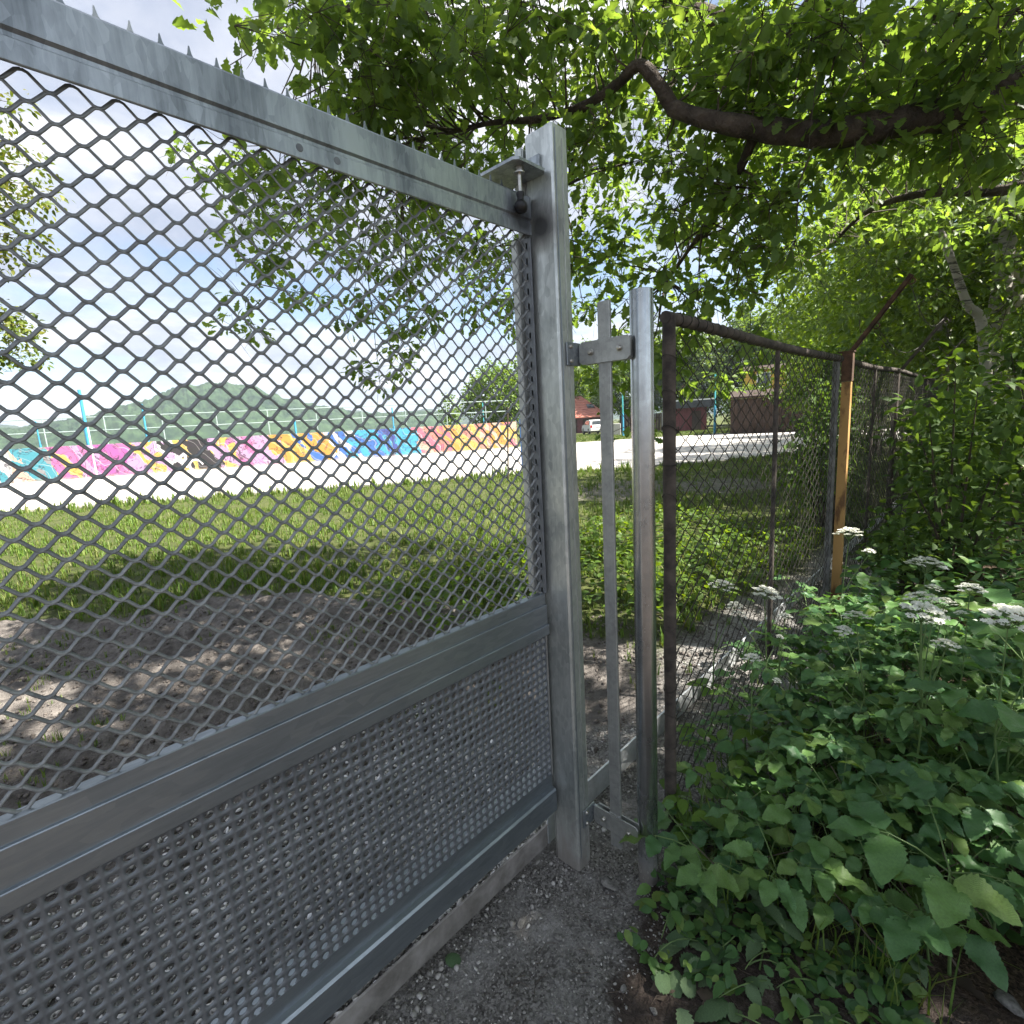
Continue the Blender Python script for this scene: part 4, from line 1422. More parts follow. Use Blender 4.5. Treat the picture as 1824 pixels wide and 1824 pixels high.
def elder_plant(x, y, h, nl, size, label, group, meshes, lean=(0, 0), name='ground_elder'):
    z0 = gh(x, y)
    e = empty(name, (x, y, z0), label, 'plant', group)
    b = MB()
    top = Vector((x + lean[0], y + lean[1], z0 + h * 0.62))
    root = Vector((x, y, z0 - 0.02))
    b.tube([root, root.lerp(top, .5) + Vector((lean[0] * -.15, lean[1] * -.15, .01)), top], [0.004, 0.0034, 0.0026], 6, False)
    a0 = rnd.uniform(0, 6.28)
    for i in range(nl):
        a = a0 + i * 2.4
        t = rnd.uniform(0.45, 1.0)
        s_ = root.lerp(top, t)
        rr_ = rnd.uniform(0.07, 0.17) * (0.6 + h)
        tip = s_ + Vector((math.cos(a) * rr_, math.sin(a) * rr_, h * rnd.uniform(0.18, 0.40)))
        compound(e, b, s_, tip, size * rnd.uniform(.8, 1.2), meshes)
    b.build('stem', M['stem'], e)
    return e


def elder_label(x, y):
    if y > 0.48:
        return 'low ground elder plant growing tight against the chain-link mesh' if x < 2.3 else 'ground elder plant at the fence near the foot of the ochre post'
    if x < 1.78:
        return 'ground elder plant on the front edge of the thicket above the bare soil'
    if x > 2.7:
        return 'ground elder plant at the back of the thicket behind the white umbels'
    if y < 0.0:
        return 'ground elder plant at the right edge of the thicket'
    return 'ground elder plant in the middle of the thicket below the white umbels'


LAB_L = 'bright young ground elder plant at the foot of the fence mesh'
GRP_E = 'ground elder plants beside the fence'
spots = []
tries = 0
while len(spots) < 130 and tries < 20000:
    tries += 1
    x, y = rnd.uniform(1.44, 3.5), rnd.uniform(-0.55, 0.73)
    front = 1.45 + 0.24 * max(0, 0.55 - y) if y > -0.1 else 1.66
    if x < front:
        continue
    if x > 2.6 and y < -0.35:
        continue
    if all((x - a) ** 2 + (y - c) ** 2 > 0.0095 for a, c in spots):
        spots.append((x, y))
for x, y in spots:
    h = 0.23 + 0.29 * min(1, max(0, (x - 1.45) / 0.75)) + rnd.uniform(-.05, .07)
    if y > 0.45 and x < 2.4:
        h *= 0.72
    elder_plant(x, y, h, rnd.randint(4, 6), 0.088, elder_label(x, y), GRP_E, [LEAF_A, LEAF_B, LEAF_C], (rnd.uniform(-.08, .05), rnd.uniform(-.06, .06)))
for x, y, h in ((1.66, 0.70, 0.26), (1.80, 0.72, 0.34), (1.98, 0.73, 0.36), (2.2, 0.74, 0.40), (1.60, 0.63, 0.18)):
    elder_plant(x, y, h, 4, 0.07, LAB_L, 'young plants at the mesh foot', [LIME_A], (0, 0.02))
# the big glossy leaf close to the viewer at the lower right, and two more above it
for (x, y, h, sz, lab) in ((1.63, 0.0, 0.40, 0.15, 'ground elder with one big five-lobed leaf nearest the viewer at lower right'),
                           (2.18, -0.10, 0.62, 0.17, 'broad dark ground elder leaves cut by the right edge at mid height'),
                           (2.55, -0.13, 0.74, 0.17, 'broad serrated leaves cut by the right edge just under the flowers')):
    e = empty('ground_elder', (x, y, gh(x, y)), lab, 'plant', 'large leaved ground elder')
    b = MB()
    root, top = Vector((x, y, -0.02)), Vector((x - 0.02, y + 0.02, h * 0.8))
    b.tube([root, root.lerp(top, .5) + Vector((.03, 0, 0)), top], [0.005, 0.004, 0.003], 6, False)
    for a, ln in ((math.pi, 0.12), (math.pi * 0.62, 0.14), (math.pi * 1.35, 0.11), (0.4, 0.15)):
        tip = top + Vector((math.cos(a) * ln, math.sin(a) * ln, h * 0.2))
        compound(e, b, top, tip, sz * rnd.uniform(.7, 1.0), [LEAF_C, LEAF_A])
    b.build('stem', M['stem'], e)

# deeper growth that reads as one mass
N = 5200
x = rng.uniform(1.7, 6.5, N)
y = rng.uniform(-1.5, 0.72, N)
keep = (y > -0.75 - 0.1 * x) & (x > 1.62 + 0.3 * np.clip(0.5 - y, 0, 1))
x, y = x[keep], y[keep]
hmax = np.clip(0.16 + 0.30 * np.clip((x - 1.5) / 1.2, 0, 1), 0, 0.5)
z = hmax * rng.random(len(x)) ** 0.6
z = np.where(x > 3.2, 0.12 + 0.38 * rng.random(len(x)), z)
fw = rng.normal(size=(len(x), 3)) * np.array([1, 1, .35])
nr = np.array([0, 0, 1.0]) + rng.normal(size=(len(x), 3)) * .3
tag(scatter('ground_elder_carpet', *SERR, np.stack([x, y, z], -1), frames(fw, nr, rng.uniform(.05, .09, len(x))), M['elder_fill'], None, True),
    'deeper carpet of ground elder leaves under the flowers', 'ground cover', kind='stuff')
# weeds and low leaves on the field side
N = 4600
x = rng.uniform(2.2, 8.0, N)
y = rng.uniform(1.4, 4.2, N)
keep = (fbm(x * 1.4, y * 1.4, 61) > 0.40) & (y > 2.7 - 0.6 * (x - 2.0)) & (x < 6.2 + y * .4)
x, y = x[keep], y[keep]
z = rng.uniform(0.02, 0.20, len(x))
fw = rng.normal(size=(len(x), 3)) * np.array([1, 1, .4])
nr = np.array([0, 0, 1.0]) + rng.normal(size=(len(x), 3)) * .35
tag(scatter('field_weeds', *SERR, np.stack([x, y, z], -1), frames(fw, nr, rng.uniform(.05, .095, len(x))), M['wood'], None, True),
    'patch of low leafy weeds in the grass behind the narrow gap', 'weeds', kind='stuff')


# ------------------------------------------------------------------ white umbels
def umbel_mesh(seed):
    r2 = np.random.default_rng(seed)
    b = MB()
    fl, fm = [], []
    nr_ = 15
    for i in range(nr_):
        a = i * 2.399
        q = math.sqrt((i + 0.4) / nr_)
        tip = Vector((math.cos(a) * q * 0.036, math.sin(a) * q * 0.036, 0.036 - 0.021 * q * q))
        b.tube([(0, 0, 0), tip * 0.55 + Vector((0, 0, .003)), tip], [0.0008, 0.0006, 0.0005], 3, False)
        for j in range(13):
            w = j * 2.399
            s_ = math.sqrt((j + .3) / 13) * 0.0095
            fl.append(np.array(tip) + np.array([math.cos(w) * s_, math.sin(w) * s_, 0.0035 - 18 * s_ * s_ + r2.uniform(-.001, .001)]))
    fl = np.array(fl)
    star = [(0, 0, 0.0004)]
    for j in range(10):
        w = j * math.pi / 5
        rr_ = 1.0 if j % 2 else 0.55
        star.append((math.cos(w) * rr_ * 0.0044, math.sin(w) * rr_ * 0.0044, 0))
    sf = [(0, 1 + j, 1 + (j + 1) % 10) for j in range(10)]
    fr = frames(r2.normal(size=(len(fl), 3)) * np.array([1, 1, .2]), np.array([0, 0, 1.]) + r2.normal(size=(len(fl), 3)) * .3, np.ones(len(fl)))
    V = np.einsum('nij,vj->nvi', fr, np.array(star)) + fl[:, None]
    F = np.array(sf)[None] + (np.arange(len(fl)) * len(star))[:, None, None]
    return b.mesh('rays', M['stem']), np_mesh('florets', V.reshape(-1, 3), F.reshape(-1, 3), M['floret'])


UM = [umbel_mesh(i) for i in range(3)]


def umbel_plant(head, label, sc=1.0, tilt=0.2, extra=1):
    hx, hy, hz = head
    bx, by = hx + rnd.uniform(-.1, .1), hy + rnd.uniform(-.08, .08)
    e = empty('umbel_plant', (bx, by, 0), label, 'flower', 'white flowered umbel plants')
    b = MB()
    root = Vector((bx, by, -.02))
    p = Vector(head)
    knee = root.lerp(p, .6) + Vector((rnd.uniform(-.03, .03), rnd.uniform(-.03, .03), 0))
    b.tube([root, root.lerp(knee, .5), knee, p], [0.0045, 0.004, 0.003, 0.0018], 6, False)
    heads = [(p, sc)]
    for i in range(extra):
        q = p + Vector((rnd.uniform(-.10, .10), rnd.uniform(-.10, .10), -rnd.uniform(0.03, .10)))
        b.tube([knee, knee.lerp(q, .5) + Vector((0, 0, .01)), q], [0.0026, 0.002, 0.0014], 5, False)
        heads.append((q, sc * rnd.uniform(.45, .7)))
    b.build('stem', M['stem'], e)
    for q, s_ in heads:
        u = rnd.choice(UM)
        o = link('flower_head', u[1], e)
        o.location = q - e.location
        o.scale = (s_, s_, s_)
        o.rotation_euler = (rnd.uniform(-tilt, tilt), rnd.uniform(-tilt, tilt), rnd.uniform(0, 6))
        o2 = link('rays', u[0], o)
    b2 = MB()
    for i in range(2):
        a = rnd.uniform(0, 6.28)
        tip = knee + Vector((math.cos(a) * .11, math.sin(a) * .11, rnd.uniform(-.02, .06)))
        compound(e, b2, knee, tip, 0.06, [LEAF_B])
    b2.build('petiole', M['stem'], e)


def hd(px, py, y):
    d = ray(px, py)
    return np.array(EYE) + d * (y / d[1])


def hx(px, py, x):
    d = ray(px, py)
    return np.array(EYE) + d * (x / d[0])


for px, py, x, sc, lab in (
        (1512, 962, 3.35, 2.1, 'white umbel in front of the ochre fence post'),
        (1648, 1022, 2.5, 1.9, 'white umbel highest among those in the middle of the thicket'),
        (1727, 1060, 2.6, 1.35, 'small flat white umbel right of the middle of the thicket'),
        (1640, 1080, 2.25, 1.5, 'white umbel just above the widest middle umbel'),
        (1640, 1108, 2.1, 1.9, 'widest white umbel in the middle of the thicket'),
        (1795, 1120, 2.05, 2.0, 'white umbel at the right edge above the big leaves'),
        (1525, 1112, 2.3, 1.5, 'greenish white umbel half sunk among leaves below the ochre post'),
        (1680, 1085, 2.3, 1.2, 'small white umbel between the middle umbels'),
        (1285, 1058, 2.35, 1.9, 'white umbel seen against the mesh left of the bare fence stretch'),
        (1362, 1068, 2.30, 1.7, 'domed white umbel in front of the fence mesh above the edging board'),
        (1340, 1180, 2.05, 1.0, 'small green budding umbel low in front of the mesh'),
        (1398, 1105, 2.3, 0.9, 'faint small umbel right of the domed one at the mesh')):
    umbel_plant(hx(px, py, x), lab, sc * 0.88)

b = MB()
for i in range(34):
    x, y = rnd.uniform(1.45, 2.8), rnd.uniform(-0.4, 0.72)
    a, ln = rnd.uniform(0, 6.28), rnd.uniform(.2, .5)
    p0 = Vector((x, y, gh(x, y)))
    p1 = p0 + Vector((math.cos(a) * ln * .6, math.sin(a) * ln * .6, ln * rnd.uniform(.3, .9)))
    b.tube([p0, p0.lerp(p1, .5) + Vector((rnd.uniform(-.03, .03), rnd.uniform(-.03, .03), 0)), p1], [0.003, 0.0024, 0.0012], 5, False)
tag(b.build('dead_stems', M['dry']), 'dry dead stems standing among the ground elder', 'dead stems', kind='stuff')

# ------------------------------------------------------------------ cut stalks and leaves lying on the soil
cutA = np_mesh('cut_leaf', *serrated(8, 0.34, 0.035, 0.45, 0.35), M['cut'], True)
cutB = np_mesh('cut_leaf', *serrated(8, 0.40, 0.03, -0.25, 0.5), M['cut'], True)
for i in range(130):
    if i < 85:
        x, y = rnd.uniform(1.05, 1.62), rnd.uniform(0.05, 0.62)
        if x + 0.55 * y < 1.22:
            continue
    else:
        x, y = rnd.uniform(1.38, 1.70), rnd.uniform(0.35, 0.72)
    z = gh(x, y) + rnd.uniform(0.008, 0.035 if i < 85 else 0.12)
    o = tag(link('cut_leaf', rnd.choice([cutA, cutB])), 'wilted cut green leaf lying on the brown soil before the thicket', 'leaf', 'cut leaves on the soil')
    f = Vector((rnd.gauss(0, 1), rnd.gauss(0, 1), rnd.uniform(-.15, .2)))
    o.matrix_world = mat4(frames(np.array([f]), np.array([[rnd.gauss(0, .35), rnd.gauss(0, .35), 1]]), [rnd.uniform(.055, .095)])[0], (x, y, z))
for i in range(26):
    x, y = rnd.uniform(1.15, 1.62), rnd.uniform(0.1, 0.68)
    a, ln = rnd.uniform(0, 6.28), rnd.uniform(.08, .22)
    z = gh(x, y)
    b = MB()
    hz, ez, bd = rnd.uniform(.01, .05), rnd.uniform(0.004, .02), rnd.uniform(-.5, .5)
    b.tube([(x + math.cos(a + bd * t) * ln * t, y + math.sin(a + bd * t) * ln * t, z + .006 + hz * 4 * t * (1 - t) * .6 + ez * t) for t in np.linspace(0, 1, 8)], [0.0026 - 0.0012 * t for t in np.linspace(0, 1, 8)], 5)
    tag(b.build('cut_stalk', M['stem'], org=(x, y, z)), 'thin cut green stalk lying among the wilted leaves', 'stalk', 'cut stalks on the soil')
N = 1100
x, y = rng.uniform(1.12, 1.72, N), rng.uniform(0.05, 0.74, N)
keep = (fbm(x * 5, y * 5, 95) > 0.42) & (x + 0.42 * y > 1.40 - 0.08 * rng.random(N))
x, y = x[keep], y[keep]
z = ground_height(x, y) + 0.01 + 0.06 * rng.random(len(x)) ** 2 + 0.07 * sstep(1.35, 1.7, x) * rng.random(len(x))
fw = rng.normal(size=(len(x), 3)) * np.array([1, 1, .25])
nr = np.array([0, 0, 1.0]) + rng.normal(size=(len(x), 3)) * .4
tag(scatter('creeping_weeds', *SERR, np.stack([x, y, z], -1), frames(fw, nr, rng.uniform(.022, .055, len(x))), M['elder_fill'], None, True),
    'low creeping leaves spilling over the soil at the foot of the pole', 'weeds', kind='stuff')
# the lone green leaf on the gravel
o = tag(link('fallen_leaf', cutB), 'single fallen pale green leaf lying alone on the gravel below the gate', 'leaf')
p = on_ground(792, 1700)
o.matrix_world = mat4(frames(np.array([[0.5, -0.6, .1]]), np.array([[0.2, -.3, 1]]), [0.062])[0], (p[0], p[1], gh(p[0], p[1]) + 0.012))
# dry leaves
N = 420
x = rng.uniform(0.95, 6.5, N)
y = rng.uniform(-0.9, 0.62, N)
keep = x + 0.5 * y > 1.25
x, y = x[keep], y[keep]
z = ground_height(x, y) + 0.008
fw = rng.normal(size=(len(x), 3)) * np.array([1, 1, .15])
nr = np.array([0, 0, 1.0]) + rng.normal(size=(len(x), 3)) * .25
tag(scatter('leaf_litter', *OAKLO, np.stack([x, y, z], -1), frames(fw, nr, rng.uniform(.05, .10, len(x))), M['dry'], None, True), 'dry brown leaves scattered on the soil', 'leaf litter', kind='stuff')
N = 5000
x = rng.uniform(7, 22, N)
y = rng.uniform(-3, 0.6, N)
z = np.full(N, 0.01)
fw = rng.normal(size=(N, 3)) * np.array([1, 1, .2])
nr = np.array([0, 0, 1.0]) + rng.normal(size=(N, 3)) * .3
tag(scatter('leaf_litter', *DIAM, np.stack([x, y, z], -1), frames(fw, nr, rng.uniform(.06, .14, N)), M['dry'], None), 'dry brown leaf litter on the woodland floor at right', 'leaf litter', kind='stuff')
# bits of straw and root fibre
b = MB()
for i in range(170):
    x, y = rnd.uniform(0.7, 1.75), rnd.uniform(0.0, 0.95)
    a, ln = rnd.uniform(0, 6.28), rnd.uniform(.02, .09)
    z = gh(x, y) + .003
    b.tube([(x, y, z), (x + math.cos(a) * ln * .5, y + math.sin(a) * ln * .5, z + rnd.uniform(.002, .012)), (x + math.cos(a + .4) * ln, y + math.sin(a + .4) * ln, z)], 0.0009, 3, False)
tag(b.build('straw', M['dry']), 'fine dry straw and fibres strewn over the soil', 'straw', kind='stuff')

# ------------------------------------------------------------------ gravel and stones
def rock(seed, sub=1):
    r2 = random.Random(seed)
    t = (1 + 5 ** 0.5) / 2
    V = [Vector(v).normalized() for v in ((-1, t, 0), (1, t, 0), (-1, -t, 0), (1, -t, 0), (0, -1, t), (0, 1, t), (0, -1, -t), (0, 1, -t), (t, 0, -1), (t, 0, 1), (-t, 0, -1), (-t, 0, 1))]
    F = [(0, 11, 5), (0, 5, 1), (0, 1, 7), (0, 7, 10), (0, 10, 11), (1, 5, 9), (5, 11, 4), (11, 10, 2), (10, 7, 6), (7, 1, 8), (3, 9, 4), (3, 4, 2), (3, 2, 6), (3, 6, 8), (3, 8, 9), (4, 9, 5), (2, 4, 11), (6, 2, 10), (8, 6, 7), (9, 8, 1)]
    for _ in range(sub):
        mid = {}
        F2 = []
        def mp(a, c):
            key = (min(a, c), max(a, c))
            if key not in mid:
                V.append(((V[a] + V[c]) / 2).normalized())
                mid[key] = len(V) - 1
            return mid[key]
        for a, c, d in F:
            x_, y_, z_ = mp(a, c), mp(c, d), mp(d, a)
            F2 += [(a, x_, z_), (c, y_, x_), (d, z_, y_), (x_, y_, z_)]
        F = F2
    sc = (1, r2.uniform(.6, .9), r2.uniform(.4, .65))
    cuts = [(Vector((r2.gauss(0, 1), r2.gauss(0, 1), r2.gauss(0, 1))).normalized(), r2.uniform(.38, .75)) for _ in range(11)]
    out = []
    for v in V:
        p = v.copy()
        for n_, d in cuts:
            q = p.dot(n_)
            if q > d:
                p -= n_ * (q - d)
        p *= 1 + r2.uniform(-.05, .05)
        out.append((p.x * sc[0], p.y * sc[1], p.z * sc[2]))
    return np.array(out), np.array(F)


def rand_rot(n, tilt=0.5):
    f = rng.normal(size=(n, 3)) * np.array([1, 1, tilt])
    u = np.array([0, 0, 1.0]) + rng.normal(size=(n, 3)) * tilt
    return f, u


peb = [rock(i, 0) for i in range(3)]
for gi, (nm, lab, xr, yr, N, sz, test) in enumerate((
        ('gravel', 'loose grey gravel strip under the gate and along the edging board', (-0.5, 5.0), (0.98, 2.1), 13000, (0.004, 0.014), lambda x, y: (np.abs(y - 1.145) > 0.012) & (y < 2.0 - 0.7 * sstep(1.3, 2.2, x))),
        ('gravel', 'grey gravel strewn round the feet of post and pole', (0.35, 2.6), (0.45, 1.12), 6500, (0.0025, 0.008), lambda x, y: (fbm(x * 3, y * 3, 91) * 0.9 + 0.55 * sstep(.5, .9, y + 0.1 * x + .25 * sstep(1.02, .82, x)) > 0.66) & (np.hypot(x - PC[0], y - PC[1]) > .036) & ~((x > 1.25) & (x < 1.34) & (y > .97))),
        ('gravel', 'coarse broken soil and rubble behind the gate', (-0.6, 4.2), (1.3, 5.4), 12000, (0.005, 0.022), lambda x, y: (fbm(x * 2, y * 2, 92) > 0.36) & (y < dirt_edge(x) - .2)))):
    x, y = rng.uniform(*xr, N), rng.uniform(*yr, N)
    k_ = test(x, y)
    x, y = x[k_], y[k_]
    s_ = sz[0] + (sz[1] - sz[0]) * rng.random(len(x)) ** 2.5
    z = ground_height(x, y) + s_ * 0.25
    f, u = rand_rot(len(x))
    tag(scatter(nm, *peb[gi], np.stack([x, y, z], -1), frames(f, u, s_), M['clod' if gi == 2 else 'pebble'], None), lab, 'gravel', kind='stuff')

N = 9000
x, y = rng.uniform(-0.6, 1.6, N), 1.17 + 1.5 * rng.random(N) ** 1.4
s_ = 0.005 + 0.017 * rng.random(N) ** 2.2
f, u = rand_rot(N)
tag(scatter('gravel', *peb[1], np.stack([x, y, ground_height(x, y) + s_ * .3], -1), frames(f, u, s_), M['palepebble'], None), 'pale crushed stone lying right behind the perforated sheet', 'gravel', kind='stuff')
rocks = [np_mesh('stone', *rock(40 + i, 1), M['stone']) for i in range(5)]
clods = [np_mesh('soil_clod', *rock(60 + i, 1), M['clod']) for i in range(4)]
for px, py, s_, lab in ((1085, 1568, 0.042, 'largest pale wedge-shaped stone between post and pole'), (928, 1635, 0.024, 'flat grey stone on pale gravel below the post'),
                        (992, 1660, 0.020, 'light stone lying right of the flat grey stone'), (1092, 1645, 0.021, 'pale rounded stone below the largest wedge-shaped one'),
                        (922, 1672, 0.015, 'small pale stone below the flat grey stone'), (720, 1782, 0.016, 'pale stone near the bottom edge below the gate'),
                        (728, 1765, 0.015, 'rounded stone at lower left beside the edging board'), (1110, 1712, 0.012, 'pink-grey stone on the dark soil'),
                        (1795, 1785, 0.045, 'pale flat stone in the lower right corner')):
    p = on_ground(px, py)
    o = tag(link('stone', rnd.choice(rocks)), lab, 'stone', 'loose stones on the soil')
    o.location = (p[0], p[1], gh(p[0], p[1]) + s_ * 0.3)
    o.scale = (s_, s_, s_)
    o.rotation_euler = (rnd.uniform(-.3, .3), rnd.uniform(-.3, .3), rnd.uniform(0, 6))
for i in range(60):
    x, y = rnd.uniform(0.55, 1.65), rnd.uniform(0.25, 0.95)
    if x > 1.45 and y < .5 or (math.hypot(x - PC[0], y - PC[1]) < .06):
        continue
    s_ = rnd.uniform(.007, .015)
    o = tag(link('stone', rnd.choice(rocks)), 'small grey stone scattered on the foreground soil', 'stone', 'small stones on the foreground soil')
    o.location = (x, y, gh(x, y) + s_ * .3)
    o.scale = (s_, s_, s_)
    o.rotation_euler = (rnd.uniform(-.5, .5), rnd.uniform(-.5, .5), rnd.uniform(0, 6))
for i in range(40):
    x, y = rnd.uniform(-0.3, 2.6), rnd.uniform(1.3, 3.6)
    s_ = rnd.uniform(.015, .045)
    o = tag(link('soil_clod', rnd.choice(clods)), 'rough clod lying on the churned dirt behind the gate', 'clod', 'clods on the churned dirt')
    o.location = (x, y, gh(x, y) + s_ * .2)
    o.scale = (s_, s_, s_)
    o.rotation_euler = (rnd.uniform(-.5, .5), rnd.uniform(-.5, .5), rnd.uniform(0, 6))

# ------------------------------------------------------------------ grass
def grass_patch(name, label, X, Y, h, w, lean=0.35):
    n = len(X)
    tv, tf = [], []
    for q in range(6):
        a = q * 1.05 + 0.3
        ox, oy = 0.30 * math.cos(q * 2.4) * (q / 6), 0.30 * math.sin(q * 2.4) * (q / 6)
        l_ = lean * (0.6 + 0.15 * q)
        hh = 1.0 - 0.09 * q
        dx, dy = math.cos(a), math.sin(a)
        sx, sy = -dy * 0.5, dx * 0.5
        k0 = len(tv)
        tv += [(ox - sx * w, oy - sy * w, -0.05), (ox + sx * w, oy + sy * w, -0.05), (ox + dx * l_ * .3 - sx * w * .8, oy + dy * l_ * .3 - sy * w * .8, hh * .6), (ox + dx * l_ * .3 + sx * w * .8, oy + dy * l_ * .3 + sy * w * .8, hh * .6), (ox + dx * l_, oy + dy * l_, hh)]
        tf += [(k0, k0 + 1, k0 + 3), (k0, k0 + 3, k0 + 2), (k0 + 2, k0 + 3, k0 + 4)]
    ang = rng.uniform(0, 6.28, n)
    ca_, sa_ = np.cos(ang), np.sin(ang)
    m_ = np.zeros((n, 3, 3))
    m_[:, 0, 0], m_[:, 0, 1], m_[:, 1, 0], m_[:, 1, 1], m_[:, 2, 2] = ca_, -sa_, sa_, ca_, 1
    m_ *= (h * rng.uniform(.55, 1.25, n))[:, None, None]
    return tag(scatter(name, tv, tf, np.stack([X, Y, ground_height(X, Y)], -1), m_, M['grass'], None), label, 'grass', kind='stuff')


N = 30000
r_ = 3.0 + 17 * rng.random(N) ** 0.85
a_ = np.radians(rng.uniform(-2, 100, N))
x, y = r_ * np.cos(a_), r_ * np.sin(a_)
zd, zg, zs, zl = zones(x, y)
ce = np.interp(x, [-40, 0.7, 5, 8.8, 12, 13.4, 17, 22], [45, 18.4, 15.6, 12.7, 10.8, 8.9, 6.5, 4.2])
keep = (y > 1.45) & (y < ce - 0.05) & (zd < 0.42 + 0.2 * rng.random(N)) & (zg < 0.4) & (fbm(x * 2.2, y * 2.2, 71) > 0.33)
x, y = x[keep], y[keep]
hh = np.where(rng.random(len(x)) < 0.5, 0.06, 0.10) * (0.35 + 1.7 * fbm(x * .9, y * .9, 72, 3))
hh = hh * (1 + 1.0 * sstep(1.2, 0.2, ce[keep] - y))
grass_patch('grass', 'rough green grass of the field behind gate and fence', x, y, hh, 0.10)
N = 320
x = rng.uniform(1.5, 6, N)
y = np.where(rng.random(N) < .5, rng.uniform(1.3, 1.9, N), rng.uniform(0.3, 0.95, N))
keep = fbm(x * 2, y * 2, 73) > 0.55
grass_patch('grass', 'sparse grass tufts along the edging board', x[keep], y[keep], np.full(keep.sum(), 0.09), 0.07)
N = 160
x, y = rng.uniform(1.4, 2.7, N), rng.uniform(0.0, 0.78, N)
grass_patch('grass', 'long thin grass among the ground elder by the fence', x, y, np.full(N, 0.22), 0.022, 0.5)
# grass growing through the churned dirt
N = 1500
x, y = rng.uniform(-0.3, 3.4, N), rng.uniform(1.4, 6, N)
keep = (fbm(x * 1.1 + 7, y * 1.1, 74) > 0.60)
grass_patch('grass', 'thin grass sprouting through the churned dirt', x[keep], y[keep], np.full(keep.sum(), 0.06), 0.07)
# sunlit lawn in front of the houses
N = 9000
x, y = rng.uniform(28, 50, N), rng.uniform(4, 32, N)
keep = (y < 9 + (x - 28) * 1.2 + 12) & (y > (x - 44) * 1.3 + 7)
keep &= ~((x < 44) & (y < 18.5 - (x - 34) * 1.15))
x, y = x[keep], y[keep]
grass_patch('lawn', 'sunlit strip of lawn before the houses', x, y, np.full(len(x), 0.12), 0.25)

# ------------------------------------------------------------------ painted wall of the court
WA, WB = np.array([1.26, 35.0]), np.array([24.6, 23.1])
wd = _n(WB - WA)
WL0 = 9.0                                         # metres of wall left of the picture edge
W0 = WA - wd * WL0
WLEN = float(np.linalg.norm(WB - WA) + WL0 + 0.2)
WRZ = math.atan2(wd[1], wd[0])
WH = 1.68


def wall_s(px):
    """metres along the wall seen at a pixel column"""
    p, q = None, None
    d = ray(px, 830 - 0.06 * px)[:2]
    A_ = np.array([[wd[0], -d[0]], [wd[1], -d[1]]])
    return float(np.linalg.solve(A_, -W0)[0])


def m_graffiti():
    m, k, out = material('graffiti_paint')
    tc = k.n('TexCoord').outputs['Object']
    sp = k.n('SeparateXYZ', {0: tc})
    n1 = k.noise(tc, 0.9, 2, 0.5, 0.6)
    n2 = k.noise(tc, 1.7, 3, 0.5, 1.4)
    x = k.math('ADD', sp.outputs[0], k.math('MULTIPLY', k.math('SUBTRACT', n1, 0.5), 2.2))
    x = k.math('ADD', x, k.math('MULTIPLY', sp.outputs[2], 0.35))
    u = k.math('DIVIDE', x, WLEN)
    teal = (0.038, 0.183, 0.226)
    white = (0.375, 0.384, 0.384)
    pink = (0.311, 0.096, 0.217)
    lilac = (0.298, 0.186, 0.317)
    yel = (0.359, 0.247, 0.060)
    org = (0.366, 0.178, 0.033)
    blk = (0.014, 0.013, 0.014)
    blue = (0.027, 0.088, 0.270)
    cyan = (0.034, 0.216, 0.338)
    navy = (0.033, 0.051, 0.197)
    salm = (0.338, 0.141, 0.113)
    rose = (0.318, 0.098, 0.140)
    peach = (0.383, 0.252, 0.196)
    grey = (0.172, 0.172, 0.176)
    A = [(-200, teal), (-60, white), (0, teal), (30, white), (50, teal), (80, grey), (95, pink), (200, (0.27, 0.07, 0.22)), (240, lilac), (292, white), (305, blk), (390, lilac), (420, (0.32, 0.19, 0.31)), (497, org), (540, yel), (560, org), (590, white), (600, blue), (632, cyan), (690, navy), (712, cyan), (752, peach), (770, salm), (800, rose), (815, yel), (838, salm), (880, org), (905, rose), (925, peach)]
    B = [(-200, white), (0, white), (40, peach), (60, teal), (95, yel), (140, lilac), (200, pink), (250, yel), (290, lilac), (310, white), (325, yel), (360, blk), (395, yel), (425, pink), (470, lilac), (500, yel), (545, blue), (575, org), (600, white), (640, blue), (700, cyan), (755, rose), (790, org), (830, yel), (870, peach), (900, yel)]
    st = lambda L: [(max(0.0, min(1.0, wall_s(p) / WLEN)), c) for p, c in L]
    ca_ = k.ramp(u, st(A), 'CONSTANT')
    cb_ = k.ramp(u, st(B), 'CONSTANT')
    wv = k.n('TexWave', {'Vector': tc, 'Scale': 0.55, 'Distortion': 7.0, 'Detail': 2.0, 'Detail Scale': 1.2}, bands_direction='DIAGONAL').outputs[1]
    f = k.ramp(k.math('ADD', k.math('MULTIPLY', n2, 0.6), k.math('MULTIPLY', wv, 0.4)), [(0.50, 0), (0.515, 1)])
    col = k.mix(f, ca_, cb_)
    ln = k.ramp(k.math('ABSOLUTE', k.math('SUBTRACT', n2, 0.5)), [(0.010, 1), (0.022, 0)])
    col = k.mix(k.math('MULTIPLY', ln, 0.8), col, (0.02, 0.012, 0.024))
    hl = k.ramp(k.math('ABSOLUTE', k.math('SUBTRACT', wv, 0.72)), [(0.02, 1), (0.05, 0)])
    col = k.mix(k.math('MULTIPLY', hl, 0.5), col, (0.45, 0.43, 0.44))
    dirt = k.ramp(k.math('ADD', sp.outputs[2], k.math('MULTIPLY', n2, 0.3)), [(0.16, 1), (0.34, 0)])
    col = k.mix(k.math('MULTIPLY', dirt, 0.55), col, (0.42, 0.33, 0.24))
    p_ = k.n('BsdfPrincipled', {'Base Color': col, 'Roughness': 0.75})
    finish(k, out, p_.outputs[0])
    return m


